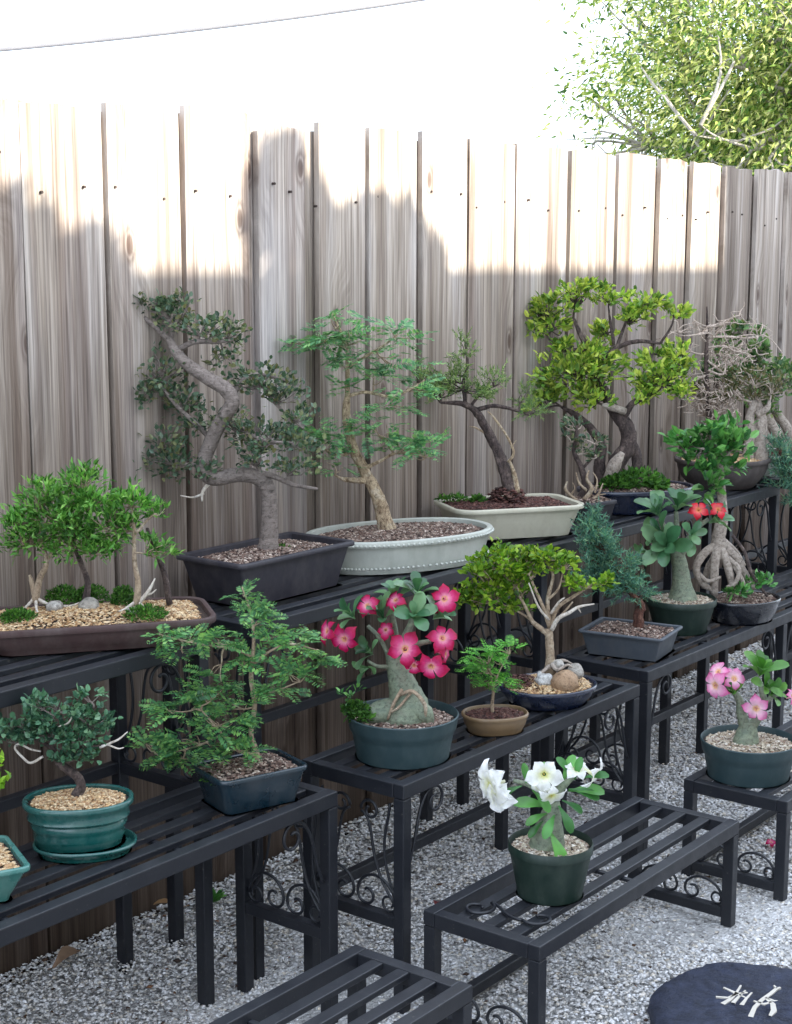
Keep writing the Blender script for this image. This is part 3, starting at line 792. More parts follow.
p.pads([(60,512,0,36,26),(88,484,0,20,20),(35,535,0,30,22),(76,540,0,26,22),(110,522,0,22,22),(100,500,0,22,18),(134,500,0,20,16),(160,513,0,14,9),(156,548,0,18,11),(100,545,4,20,16),(128,520,0,12,16),(45,495,0,22,16),(20,520,0,12,14)],
       M['l_privet'],'lance',9.2,4200,M['bark_tan'],wr=.36)
p.moss([(28,612,-34,19,10),(150,611,-22,22,10),(122,608,14,13,20),(58,608,30,20,16),(86,608,34,18,16)],n=650,size=4.4)
p.rocks([(56,606,-4,9,7,8),(90,606,0,11,9,9),(136,608,-12,8,5,6)],M['rock'])

# 2 S curved ficus in charcoal tub
p = bonsai((2.5,2.313,T), 447, 268, 592, 'tall grey ficus with a thick S bent trunk in a charcoal rectangular tub')
p.pot(.190,.102,.102,M['pot_char'],0,r=.014,taper=.86,lip=.012,liph=.012,wall=.016,recess=.014)
p.soil(M['s_bark'],.012,.0046)
p.limb([([(268,556,0),(269,540,0),(270,520,0),(270,500,0),(267,485,0),(255,476,-2),(237,475,-4),(216,478,-6),(206,468,-8),(213,446,-10),(225,422,-16),(237,404,-20),(232,391,-20),(214,380,-18),(194,367,-14),(182,355,-8),(174,342,0)],[13,9.6,8.4,8,7.8,7.8,7.6,7.6,7.4,7.2,7.2,7.2,7.2,6.8,6,5,3.6]),
        ([(255,472,0),(275,476,-4),(295,484,-6),(319,488,-8)],[3.4,2.8,2.4,1.4]),
        ([(176,346,0),(160,330,-4),(145,318,-4),(131,312,-4)],[3,2.4,1.8,1]),
        ([(182,354,0),(200,346,-4),(220,346,-4),(238,344,-6)],[3.2,2.6,2.2,1.2]),
        ([(176,345,0),(180,330,4),(190,318,4),(195,305,4)],[2.6,2,1.6,1]),
        ([(234,400,4),(245,384,8),(262,378,8),(290,384,6)],[3.4,2.8,2.2,1.2]),
        ([(260,378,8),(272,400,6),(290,418,4),(305,430,0)],[2.2,1.8,1.5,1]),
        ([(214,440,0),(200,425,-6),(180,405,-8),(165,385,-8)],[3,2.4,1.8,1]),
        ([(226,420,0),(245,430,-10),(268,440,-14),(295,442,-14)],[2.8,2.2,1.8,1]),
        ([(212,470,-4),(200,465,-8),(180,462,-10),(160,455,-10)],[2.6,2.2,1.6,1])],M['bark_grey'],knob=.08)
p.limb([([(214,480,-6),(206,490,-10),(205,500,-10)],[2.2,1.6,.8]),([(207,492,-10),(196,496,-10),(184,494,-12)],[1.3,1,.5]),([(243,452,-10),(242,440,-10),(240,432,-10)],[1.6,1.4,.7])],M['dead'],'deadwood')
p.pads([(150,306,0,22,13),(172,318,0,22,16),(140,318,0,12,10),(205,330,0,28,15),(232,334,0,22,16),(190,312,0,14,12),(166,376,2,28,20),(150,392,-6,18,16),(188,404,2,24,16),(202,424,0,16,10),(262,384,4,28,18),(282,396,4,20,18),(240,425,-8,22,18),(176,460,-10,28,18),(205,472,-10,18,10),(165,440,-8,18,12),(272,438,-12,32,18),(302,442,-8,22,18),(258,456,-10,22,12),(292,466,-8,26,10),(300,418,0,16,12),(226,362,8,18,10)],
       M['l_olive'],'oval',6.2,3500,M['bark_grey'],wr=.62,clump=14,spread=.44)
p.moss([(282,552,8,10,5)],n=120,size=4)

# 3 flaky barked tree in pale oval pot
p = bonsai((2.96,2.296,T), 406, 400, 562, 'feathery tree with flaking tan bark in a pale celadon oval pot with beaded rim')
p.pot(.245,.150,.082,M['pot_cel'],-22,n=2.3,taper=.93,lip=.008,liph=.016,wall=.014,recess=.010,bead=True,feet=0)
p.soil(M['s_bark'],.012,.0048)
p.limb([([(387,534,0),(384,520,0),(378,498,0),(366,474,0),(354,450,0),(348,425,0),(347,408,0),(348,394,0),(348,370,0),(347,350,0),(338,328,0),(333,318,0)],[11.5,8.6,7,5.8,5,4.6,4,2.8,2.1,1.7,1.2,.7]),
        ([(372,482,0),(360,480,-4),(346,479,-6),(338,476,-6)],[3.4,3,2.4,1]),([(352,452,0),(342,455,-4),(330,452,-6),(310,436,-8)],[2,1.6,1.4,.8]),
        ([(348,398,0),(366,394,-2),(390,398,-4),(412,390,-4),(424,382,-4)],[2,1.6,1.4,1.2,.7]),([(362,470,0),(378,462,-6),(400,452,-8),(432,458,-8)],[2,1.6,1.2,.7]),
        ([(348,370,0),(365,360,0),(385,348,2),(398,338,2)],[1.6,1.3,1.1,.6]),([(347,352,0),(330,345,-2),(312,346,-4)],[1.4,1.1,.6])],M['bark_flaky'],knob=.25)
p.pads([(322,345,0,30,11),(350,342,0,26,14),(335,330,0,14,10),(396,340,0,20,12),(385,362,0,26,9),(405,388,-4,28,8),(350,368,0,20,10),(375,378,0,20,8),(382,428,-8,34,9),(402,448,-8,30,10),(424,456,-8,14,12),(322,438,-8,28,9),(312,428,-8,14,10),(336,466,-6,14,7),(392,410,-4,20,8),(300,348,0,12,8),(345,388,0,12,8),(330,452,-4,16,7)],
       M['l_fern'],'frond',18,430,M['bark_tan'],clump=5,pairs=8,up=.05,leaflet=.36)

# 4 leaning juniper in cream pot
p = bonsai((3.443,2.301,T), 369.5, 508, 535, 'leaning juniper with dark split trunk in a cream rounded rectangular pot')
p.pot(.187,.122,.092,M['pot_cream'],-34,r=.055,taper=.86,lip=.010,liph=.013,wall=.014,recess=.010,feet=1)
p.soil(M['s_dark'],.012,.0050)
p.limb([([(512,497,0),(507,478,0),(498,454,0),(486,430,0),(474,412,0),(460,405,0),(440,404,-2)],[9,6.6,5.6,4.8,4,2.8,1.2]),
        ([(508,492,-4),(500,470,-4),(492,450,-4)],[4,3,1]),([(476,411,0),(492,407,-2),(510,410,-4),(528,416,-4)],[2.4,2,1.6,.9]),([(464,405,0),(462,385,0),(466,365,0),(463,345,0)],[2.2,1.8,1.4,.7]),
        ([(470,407,0),(480,395,2),(492,388,2)],[1.6,1.2,.8])],M['bark_dark'],knob=.3)
p.limb([([(516,492,-4),(513,474,-4),(508,460,-4)],[3.4,2.4,1]),([(507,462,-3),(512,452,-6),(505,436,-6),(492,418,-6),(486,412,-6)],[1.6,1.3,1.2,1,.6]),([(484,434,0),(474,428,-4),(468,427,-4)],[1.2,.9,.4]),([(509,448,-6),(514,440,-8)],[.9,.4])],M['bark_flaky'],'deadwood')
mb = MB(); q_ = nrm(rng.normal(size=(420,3)))*rng.random((420,1))**.4; PP = np.array([p.P(507+a*20, 500-abs(c)*14, b_*18) for a, b_, c in q_])
V, F = chips(420, PP, .004+.004*rng.random(420)); mb.addarr(V, F); mb.build('root_mound', M['s_dark'], p.root)
p.pads([(440,392,0,20,9),(462,388,0,24,10),(463,352,0,10,12),(458,374,0,12,8),(492,384,0,12,12),(520,396,0,9,8),(530,410,0,16,7),(425,382,0,14,7),(478,396,0,14,7),(448,380,0,14,7)],
       M['l_jun'],'needle',10,460,M['bark_dark'],clump=6)
p.moss([(452,500,0,17,4),(478,501,0,8,4)],n=160,size=5)

# 5 broad leaved tree in navy oval pot
p = bonsai((4.051,2.253,T), 334, 635, 509, 'broad yellow green tree with twisted trunk in a navy oval pot beside the cream pot')
p.pot(.188,.128,.070,M['pot_navy'],-30,taper=.84,lip=.006,liph=.012,wall=.010,recess=.008)
p.soil(M['s_bark'],.014,.0052)
p.limb([([(622,486,0),(614,466,-2),(626,446,0),(624,428,0),(612,412,2),(602,394,4),(592,372,4),(588,356,2),(578,340,0),(570,322,0)],[11,9,8,7.6,6.5,5.4,4.4,3.6,2.6,1.4]),
        ([(600,484,4),(599,464,4),(600,446,4),(590,430,2),(574,416,0),(560,408,0)],[6,5.4,5,4.2,3,1.6]),([(634,484,4),(636,460,4),(630,440,2)],[6,5,4]),
        ([(620,420,0),(630,404,-2),(646,396,-4),(662,384,-4)],[4,3.2,2.4,1.4]),([(592,372,2),(610,352,-2),(632,344,-4),(655,346,-4)],[3,2.4,2,1.2]),([(612,352,-2),(618,335,0),(624,318,0)],[2,1.6,1]),
        ([(588,356,2),(575,352,-2),(556,352,-4),(540,335,-4)],[2,1.6,1.3,.8]),([(610,348,0),(606,325,2),(604,310,2)],[1.8,1.4,.8]),([(655,346,-4),(665,330,-4),(668,318,-4)],[1.4,1,.6])],M['bark_dark'],knob=.2)
p.limb([([(606,482,-8),(612,464,-10),(620,452,-8)],[6,7,3])],M['bark_pale'],'pale_root')
p.limb([([(622,412,-6),(606,407,-10),(598,405,-10)],[3.4,3.8,1.4])],M['bark_pale'],'bare_stub')
p.pads([(548,310,0,22,11),(574,297,0,22,11),(603,301,0,18,10),(640,308,0,22,11),(668,316,0,14,10),(534,330,0,11,9),(552,326,0,16,9),(570,372,-6,36,20),(590,396,-8,20,16),(592,358,-4,20,12),(548,396,-6,18,10),(534,404,-6,12,10),(656,380,-6,28,15),(672,358,-4,16,12),(640,394,-8,16,11),(676,394,-4,10,9),(626,322,0,16,11),(606,364,8,16,11),(600,334,8,16,9),(558,350,-4,14,9),(648,360,-4,14,9)],
       M['l_yel'],'oval',7.8,3900,M['bark_dark'],wr=.46,clump=11)
p.moss([(634,482,-12,30,14),(616,484,-18,18,10),(652,488,-12,14,8)],n=420,size=6,kind='oval',name='groundcover')

# 6 tiny gnarled tree
p = bonsai((3.80,2.262,T), 347, 582, 520, 'tiny gnarled half dead tree in a small dark square pot beside the navy oval pot')
p.pot(.062,.055,.058,M['pot_char'],-10,r=.01,taper=.85,lip=.004,wall=.006,recess=.004)
p.soil(M['s_bark'],.016,.0042)
p.limb([([(572,504,0),(578,488,0),(574,470,0),(566,452,0),(568,432,0),(564,418,0)],[5,4,3,2.2,1.6,.8]),([(574,470,0),(586,456,0),(588,442,0)],[1.6,1.2,.6])],M['bark_dark'],knob=.3)
p.limb([([(570,502,-6),(562,495,-8),(557,488,-8),(559,481,-8)],[2.6,2,1.4,.5]),([(576,500,-8),(583,488,-10),(578,478,-10),(580,470,-8)],[2.8,2,1.4,.5]),([(582,500,-8),(589,494,-10),(594,483,-8)],[2,1.4,.5]),([(564,498,-6),(556,499,-8),(550,495,-8)],[1.6,1.1,.4]),([(578,490,-8),(570,482,-10),(567,472,-10)],[1.3,1,.4]),([(586,492,-10),(588,480,-10),(584,472,-8)],[1.1,.8,.4]),([(562,495,-8),(566,488,-10),(564,482,-10)],[1,.7,.3]),([(589,494,-10),(597,493,-10)],[1,.3])],M['bark_tan'],'deadwood',knob=.5)
p.pads([(566,428,0,12,9),(586,442,0,12,8),(572,452,0,12,7),(560,440,0,8,7),(590,458,0,9,6)],M['l_olive'],'oval',6,210,M['twig'],clump=8)

# 7 bare twiggy tree in umber bowl
p = bonsai((4.655,2.267,T), 303, 722, 486, 'bare twiggy tree beside a pale double stem in a dark umber bowl')
p.pot(.166,.146,.096,M['pot_umber'],-20,taper=.72,lip=.008,liph=.014,wall=.012,recess=.008,belly=.07)
p.soil(M['s_gold'],.012,.0050)
p.limb([([(710,468,0),(711,440,0),(706,412,0),(703,380,0),(702,350,0),(702,330,0),(701,310,0)],[5,3.8,2.8,2.2,1.8,1.4,.8])],M['bark_dark'],knob=.3)
mb = MB()
def tw(a, b_, r0, r1, w=.1):
    A, B = p.P(*a), p.P(*b_); L = np.linalg.norm(B-A)
    tube(mb, [A, A*.66+B*.34+rng.normal(size=3)*L*w, A*.33+B*.67+rng.normal(size=3)*L*w, B], [r0/p.S, r0*.8/p.S, r1*1.2/p.S, r1/p.S], 5, 3)
for a, b_, r in (((702,332,0),(665,334,-4),1.8),((702,330,0),(735,318,-4),1.8),((702,340,0),(756,337,-4),1.5),((703,356,0),(670,352,0),1.4),((703,350,0),(735,350,-6),1.4),((704,372,0),(740,360,0),1.3),((704,376,0),(672,380,0),1.4),((706,400,0),(738,392,-4),1.4),((706,404,0),(680,400,-6),1.4),((703,362,0),(722,376,-6),1.2),((703,345,0),(688,322,0),1.1),((703,345,0),(720,328,4),1.1)):
    tw(a, b_, r, .5)
    for k in range(7):
        t = rng.uniform(.25,1); q0 = np.array(a)*(1-t)+np.array(b_)*t
        q1 = q0 + np.array([rng.normal()*12, rng.normal()*9-2, rng.normal()*10]); tw(q0, q1, .65, .3, .15)
for k in range(230):
    D = nrm(rng.normal(size=3))*rng.random()**.4; q1 = np.array([708+D[0]*30, 397-D[2]*22, D[1]*26]); q0 = np.array([706+D[0]*6, 404-D[2]*6, D[1]*5]) if k < 40 else q1 + np.array([rng.normal()*8, abs(rng.normal())*6, rng.normal()*8])
    tw(q0, q1, .6, .28, .18)
for k in range(70):
    D = nrm(rng.normal(size=3))*rng.random()**.4; q1 = np.array([726+D[0]*24, 352-D[2]*16, D[1]*20]); tw(q1+np.array([rng.normal()*8, abs(rng.normal())*8, rng.normal()*8]), q1, .55, .26, .18)
mb.build('bare_twigs', M['twig'], p.root, smooth=True)
p.limb([([(745,466,-6),(747,440,-6),(746,418,-6),(752,400,-4)],[6.5,5.2,4.8,3]),([(759,464,-6),(757,440,-6),(758,422,-6),(754,402,-4)],[7.5,6.6,5.6,3.4]),([(752,415,-8),(762,408,-10),(764,400,-8)],[3.4,3,1.4])],M['bark_pale'],'pale_stem')
p.pads([(748,378,-4,30,8),(730,392,-4,14,11),(752,398,-6,18,8),(768,388,-4,16,9),(690,392,0,14,9),(712,400,0,16,9)],M['l_brown'],'oval',5.2,720,M['twig'],clump=9)

# 8 arching rooted ficus, pale pot, right edge
p = bonsai((5.08,2.235,T), 283, 812, 486, 'dark leaved ficus with thick arching pale roots in a pale pot at the right edge')
p.pot(.148,.118,.075,M['pot_cel'],-30,taper=.88,lip=.006,wall=.010,recess=.006)
p.soil(M['s_dark'],.010,.0050)
p.limb([([(778,470,-4),(776,448,-4),(782,434,-4),(788,425,-2),(794,410,0),(790,392,0)],[6.5,6,6,7,6,3.6]),([(808,468,-8),(802,450,-8),(794,436,-6),(788,428,-4)],[5.5,5,5.4,5]),([(824,470,0),(814,445,0),(800,425,0)],[5,4.6,4.2]),
        ([(790,396,0),(784,375,0),(786,358,0),(774,346,0),(756,350,0)],[3,2.4,1.8,1.4,.8]),([(790,400,0),(770,392,-4),(752,388,-6)],[2.6,1.8,1])],M['bark_pale'],knob=.15)
p.pads([(762,388,-4,26,10),(784,402,-4,20,14),(790,420,-6,14,12),(744,362,-4,12,10),(764,348,0,18,7),(780,362,0,10,14),(810,390,0,22,18),(738,385,-4,12,10),(775,376,-4,18,8)],M['l_mid'],'oval',6.4,1500,M['bark_grey'],wr=.55,clump=12)

# 9 blue juniper at right edge (mid bench)
p = bonsai((4.86,1.965,MZ), 298, 838, 592, 'blue green juniper reaching in from the right edge above the mid height bench')
p.pot(.09,.08,.06,M['pot_char'],0,r=.012,lip=.006)
p.soil(M['s_bark'],.010,.005)
p.limb([([(838,580,0),(830,555,0),(812,520,0),(796,495,0),(786,480,0)],[5,4,3,2.2,1])],M['bark_red'],knob=.2)
p.pads([(787,482,0,12,14),(794,500,0,14,12),(812,515,0,16,14),(782,468,0,7,8),(830,535,0,16,14)],M['l_junb'],'needle',13,420,M['bark_red'],clump=6)

# 10 teal oval pot with saucer
p = bonsai((1.704,2.033,MZ), 569, 80, 848, 'small dark leaved tree in a glossy teal oval pot standing in its saucer')
p.pot(.096,.072,.082,M['pot_teal'],-43,n=2.2,taper=.84,lip=.006,liph=.011,wall=.008,recess=.006,ribs=3)
# saucer: shallow dish, same glaze, under the pot
for o in [c for c in p.root.children]: o.location.z += .012
p.h += .012
p.soil(M['s_gold'],.010,.0032)
sp = Plant.__new__(Plant); sp.root = p.root; sp.S = p.S; sp.u0 = p.u0; sp.v0 = p.v0; sp.pieces = []
so_ = sp.pot(.090,.070,.020,M['pot_teal'],-43,n=2.2,taper=.90,lip=.003,liph=.006,wall=.006,recess=.000,name='saucer')
so_.location = RV*.012 - FV*.012
dd = MB(); ol = sp.outline(.083,.063,2.2,None,-43); ca, sa = math.cos(math.radians(-43)), math.sin(math.radians(-43))
dd.add([(x*ca-y*sa, x*sa+y*ca, .0095) for x, y in ol], [tuple(range(len(ol)))]); d_ = dd.build('dish_floor', M['pot_teal'], so_)
p.limb([([(77,806,0),(79,794,0),(83,784,0),(80,775,0),(70,767,0),(62,760,0),(56,745,0),(52,730,0)],[9,6,4.6,4.4,4.2,3.6,2.6,1.6]),([(64,762,0),(78,745,0),(88,728,0),(98,705,0)],[2.4,1.9,1.5,.9]),([(56,745,0),(38,735,0),(20,722,0),(4,722,0)],[2,1.6,1.2,.7]),([(52,730,0),(60,712,0),(66,698,0)],[1.5,1.2,.7]),([(78,745,0),(100,742,-4),(112,740,-4)],[1.6,1.3,.8])],M['bark_dark'],knob=.15)
p.limb([([(48,752,-6),(36,758,-8),(28,752,-8),(21,743,-8),(26,739,-8),(36,744,-8),(46,747,-6)],[1.3,1.3,1.2,1.1,1.1,1.1,.8]),([(104,743,-6),(116,738,-6),(124,734,-6),(132,727,-6)],[1.4,1.2,1,.5]),([(112,740,-6),(122,744,-6),(128,743,-6)],[1,.8,.4]),([(80,708,-6),(74,718,-6),(64,722,-6)],[.9,.9,.5])],M['dead'],'deadwood')
p.pads([(60,732,0,28,12),(30,722,0,24,11),(5,726,0,10,9),(84,736,0,22,12),(92,716,0,22,12),(65,706,0,20,8),(92,690,0,16,5),(40,700,0,14,7),(70,754,-4,20,7),(102,724,0,14,9),(20,736,0,14,6),(52,716,0,16,8),(96,752,-2,8,6)],M['l_dkgreen'],'oval',7.2,1350,M['bark_grey'],wr=.66,clump=9,spread=.42)

# 11 pale teal pot at left edge
p = bonsai((1.437,2.028,MZ), 612, -42, 892, 'lime leaved plant in a flared pale teal pot cut off by the left edge')
p.pot(.108,.082,.062,M['pot_tealpale'],-24,r=.016,taper=.76,lip=.006,liph=.010,wall=.009,recess=.006)
p.soil(M['s_gold'],.010,.0045)
p.limb([([(-28,850,0),(-24,825,0),(-18,795,0),(-10,765,0)],[4,3,2.2,1.2])],M['bark_grey'])
p.pads([(5,756,0,12,9),(6,784,0,10,9),(-14,770,0,14,16),(-30,760,0,16,18)],M['l_lime'],'oval',11,240,M['bark_grey'],wr=.5,clump=8)

# 12 fern leaved tree in blue green rectangular pot
p = bonsai((2.068,1.967,MZ), 522, 250, 800, 'slender fern leaved tree with spreading tiers in a dark blue green rounded box pot')
p.pot(.096,.070,.072,M['pot_bluegreen'],-18,r=.022,taper=.84,lip=.005,liph=.010,wall=.008,recess=.008)
p.soil(M['s_bark'],.014,.0044)
p.limb([([(257,768,0),(257,750,0),(252,735,0),(254,718,0),(256,702,0),(253,676,0),(255,655,0),(256,630,0),(252,605,0),(245,585,0)],[4,3,2.6,2.6,2.5,2.3,2,1.6,1.1,.6]),([(257,752,0),(240,748,-6),(225,730,-10),(205,705,-12)],[1.6,1.4,1.2,.7]),([(225,730,-10),(195,742,-14),(160,748,-16)],[1.2,1,.6]),
        ([(255,655,0),(235,645,-4),(205,640,-8),(165,630,-10)],[1.4,1.2,1,.6]),([(255,662,0),(272,648,-4),(292,640,-6),(318,646,-6)],[1.4,1.2,1,.6]),([(254,690,0),(275,688,-4),(300,678,-6)],[1.4,1.1,.6])],M['bark_tan'])
p.pads([(246,590,0,10,10),(252,606,0,15,7),(255,621,0,20,8),(268,634,0,22,8),(192,637,-8,30,7),(165,628,-10,14,7),(222,634,-4,20,8),(186,651,-8,9,7),(296,640,-6,26,8),(316,650,-6,16,8),(304,674,-6,20,9),(282,686,-4,20,8),(216,688,-12,30,10),(186,702,-12,22,9),(222,714,-10,26,11),(202,734,-12,30,9),(162,746,-16,20,8),(152,740,-16,10,7),(186,756,-14,12,9),(236,744,-8,18,10),(240,702,-6,18,10),(222,672,-10,18,6),(240,660,-2,14,8)],
       M['l_fernd'],'frond',20,430,M['bark_tan'],clump=5,pairs=8,up=.0,leaflet=.36)
p.moss([(228,774,-18,24,9)],n=420,size=4)

# 13 pink desert rose
p = Plant('potted_desert_rose', (2.466,1.905,MZ), 478.5, 403, 755, 'desert rose with swollen base and many deep pink flowers in a blue green pot', 'desert rose', ADE)
p.pot(.117,.117,.092,M['pot_plastic'],0,taper=.86,lip=.004,liph=.005,wall=.004,recess=.016,band=.60)
p.soil(M['s_bark'],.006,.0045)
mb = MB()
tube(mb, p.pts([(404,726,0),(405,714,0),(407,702,0),(404,688,0),(399,672,0),(396,660,0),(394,648,0)]), np.array([26,26,21,15,11.5,9.5,8])/p.S, 16, 6, .08)
tube(mb, p.pts([(400,708,-4),(386,708,-8),(372,712,-10),(362,720,-10)]), np.array([13,13,10,4])/p.S, 12, 5, .1)
tube(mb, p.pts([(414,704,-8),(424,710,-12),(430,722,-12)]), np.array([12,10,4])/p.S, 12, 5, .1)
tube(mb, p.pts([(392,664,0),(385,646,0),(378,634,0),(368,624,0)]), np.array([2.6,2.2,2.2,2])/p.S, 8, 5, .05)
tube(mb, p.pts([(396,654,0),(404,636,-4),(412,618,-4),(416,600,0)]), np.array([5,4,3.2,2.6])/p.S, 8, 5, .05)
tube(mb, p.pts([(394,652,0),(395,632,4),(392,612,4)]), np.array([4.6,3.4,2.4])/p.S, 8, 5, .05)
tube(mb, p.pts([(398,652,-3),(415,640,-12),(430,636,-14)]), np.array([4,3,2.4])/p.S, 8, 5, .05)
tube(mb, p.pts([(391,664,-3),(378,662,-10),(368,656,-12)]), np.array([2,1.8,1.4])/p.S, 8, 5, .05)
mb.build('caudex', M['bark_ade'], p.root, smooth=True)
p.limb([([(398,690,-16),(412,684,-22),(424,696,-24),(425,710,-20)],[1.8,2,2,1.4]),([(402,684,-14),(394,696,-22),(388,712,-22)],[1.8,1.8,1.2]),([(412,686,-14),(400,698,-24),(392,704,-24)],[1.4,1.4,1])],M['bark_tan'],'aerial_root',8)
p.rosette([(416,596,0,(.1,-.2,1),9,30),(413,614,-14,(.1,-.7,.7),8,32),(356,616,-6,(-.6,-.3,.7),8,26),(385,618,-4,(-.3,-.4,.8),8,30),(374,650,-12,(-.6,-.4,.6),7,26),(372,662,-12,(-.6,-.5,-.2),4,22),(396,600,4,(-.2,0,1),7,26),(432,616,-8,(.5,-.3,.6),6,26)],M['l_ade'],wr=.5)
p.flowers([(329,626,-14,17,(-.6,-.7,.2)),(346,633,-18,18.5,(-.1,-1,.1)),(405,640,-30,21,(-.1,-1,.15)),(430,656,-32,21,(0,-1,0)),(441,630,-26,19,(.3,-.9,.3)),(443,594,-14,18,(.2,-.9,-.2)),(396,596,-12,14,(-.3,-.5,.7)),(368,602,-10,14,(-.4,-.5,.6)),(386,626,-8,12,(-.2,-.9,.1)),(444,646,-24,15,(.6,-.7,.1)),(414,658,-22,14,(-.3,-.8,-.3))],M['petal_pink'])
p.moss([(356,706,-14,14,8),(362,712,-18,14,6)],n=160,size=6,kind='oval',name='weeds')
p.pads([(354,692,-8,10,6),(346,688,-8,5,5)],M['l_gloss'],'oval',7,26,None,name='weed_leaves')

# 14 tiny fern tree in tan pot
p = bonsai((2.73,1.853,MZ), 454, 495, 730, 'tiny vivid green fern leaved seedling in a small tan oval pot')
p.pot(.074,.060,.042,M['pot_tan'],-40,n=2.3,taper=.86,lip=.004,liph=.009,wall=.006,recess=.006,belly=.04)
p.soil(M['s_dark'],.004,.0038)
p.limb([([(493,716,0),(492,704,0),(493,690,0),(490,672,0)],[2,1.7,1.5,.9]),([(492,688,0),(500,668,0),(508,654,0)],[1,.8,.5])],M['bark_tan'])
p.pads([(486,653,0,18,6),(508,650,0,14,6),(488,668,0,20,7),(486,684,0,18,7),(500,660,0,12,6),(478,660,0,10,6),(498,678,0,12,6)],M['l_fernb'],'frond',14,170,M['bark_tan'],clump=4,pairs=8,up=.1,leaflet=.3)

# 15 rock planting in navy oval pot
p = bonsai((2.989,1.879,MZ), 427, 548, 702, 'small leaved yellow green tree beside a tan rock in a low navy pot')
p.pot(.118,.098,.046,M['pot_navy'],-30,taper=.80,lip=.004,liph=.010,wall=.008,recess=.004,belly=.03)
p.soil(M['s_gold'],.018,.0044)
p.limb([([(549,674,0),(549,658,0),(548,640,0),(547,628,0)],[6,4.4,4,3.8]),([(547,634,0),(540,628,0),(531,620,-4),(522,602,-6),(515,590,-6)],[2.8,2.5,2.2,1.6,.9]),([(548,626,0),(542,608,-4),(534,590,-6),(526,572,-6)],[2.4,1.9,1.6,.9]),([(548,622,0),(546,600,4),(551,575,4),(543,560,4)],[2.4,2,1.5,.8]),([(546,600,4),(556,588,0),(560,572,0)],[1.5,1.2,.7]),
        ([(550,624,0),(556,608,4),(572,596,4),(590,584,2)],[2.4,2,1.6,.9]),([(542,628,0),(520,612,-2),(500,602,-4)],[1.7,1.3,.7]),([(548,630,0),(560,614,0),(570,600,-4)],[1.8,1.4,.8])],M['bark_tan'],knob=.18)
p.limb([([(550,628,-3),(556,616,-6),(566,610,-8),(576,604,-8),(591,601,-8)],[2.4,2.2,1.9,1.6,.6]),([(575,605,-8),(578,610,-8)],[1.1,.4]),([(549,612,-2),(556,600,-6),(562,595,-6)],[1.4,1.2,.7]),([(547,618,-3),(536,604,-8),(526,580,-8)],[1.4,1.2,.6])],M['dead'],'deadwood')
p.pads([(500,560,0,26,13),(490,588,0,24,13),(472,594,0,18,10),(512,576,0,22,13),(545,556,0,24,8),(564,562,0,16,8),(528,560,0,20,10),(506,604,-2,18,6),(600,580,0,12,7),(586,585,0,12,6),(570,580,0,8,7),(480,568,0,16,10),(520,590,-2,12,8),(536,572,0,12,7),(466,600,0,10,7)],
       M['l_box'],'oval',6.6,2300,M['bark_tan'],wr=.62,clump=12)
p.rocks([(562,678,-18,15,13,12)],M['rock_tan'],'tan_rock',.05); p.rocks([(541,676,-14,9,8,9)],M['rock_white'],'white_rock',.14); p.rocks([(574,670,-4,9,8,8),(556,664,-2,7,6,7)],M['rock'])
mb = MB(); q_ = nrm(rng.normal(size=(620,3)))*rng.random((620,1))**.4; PP = np.array([p.P(522+a*19, 686-abs(c)*12, -4+b_*24) for a, b_, c in q_])
V, F = chips(620, PP, .003+.0035*rng.random(620)); mb.addarr(V, F); mb.build('bark_mulch', M['s_dark'], p.root)
p.limb([([(548,664,-6),(540,668,-14),(532,676,-16)],[2.4,1.6,.8]),([(550,662,-6),(556,666,-12),(566,662,-8),(574,668,-8)],[2.4,1.7,1.3,.8]),([(550,664,0),(562,660,2),(572,664,2)],[2,1.6,.8])],M['bark_pale'],'surface_roots',8)

# 16 blue juniper, slate tray
p = bonsai((3.523,1.963,MZ), 378, 630, 652, 'blue green juniper leaning left in a slate grey square plastic tray')
p.pot(.116,.090,.066,M['pot_slate'],-80,r=.010,taper=.88,lip=.009,liph=.008,wall=.010,recess=.008)
p.soil(M['s_bark'],.010,.0050)
p.limb([([(638,632,0),(637,616,0),(640,606,0),(634,598,0),(622,582,0),(608,562,0),(598,540,0),(592,520,0)],[6,4.8,4.2,3.6,2.8,2.2,1.6,.8])],M['bark_red'],knob=.35)
p.pads([(591,526,0,9,14),(600,546,0,14,14),(610,564,0,18,12),(596,566,0,12,12),(602,582,0,20,11),(622,588,0,20,9),(638,592,0,10,7),(616,574,0,16,10),(586,542,0,7,10)],M['l_junb'],'needle',12.5,680,M['bark_red'],clump=6)

# 17 red flowered desert rose
p = Plant('potted_desert_rose', (3.828,1.976,MZ), 357, 680, 630, 'desert rose with broad leaves and two red flowers in a round green nursery pot', 'desert rose', ADE)
p.pot(.098,.098,.094,M['pot_nursery'],0,taper=.78,lip=.004,liph=.018,wall=.004,recess=.008)
p.soil(M['s_grit'],.005,.0048)
mb = MB()
tube(mb, p.pts([(681,606,0),(681,596,0),(680,584,0),(678,568,0),(675,554,0),(671,542,0)]), np.array([18,14,10,8,7,5])/p.S, 14, 6, .06)
tube(mb, p.pts([(676,558,0),(684,540,-4),(694,526,-4),(704,518,-4)]), np.array([4.6,3.4,2.6,2])/p.S, 8, 5, .05)
tube(mb, p.pts([(673,548,0),(664,532,-2),(655,518,-2)]), np.array([4,3.2,2.4])/p.S, 8, 5, .05)
tube(mb, p.pts([(672,545,0),(674,528,4),(673,512,4)]), np.array([4,3,2.2])/p.S, 8, 5, .05)
mb.build('caudex', M['bark_ade'], p.root, smooth=True)
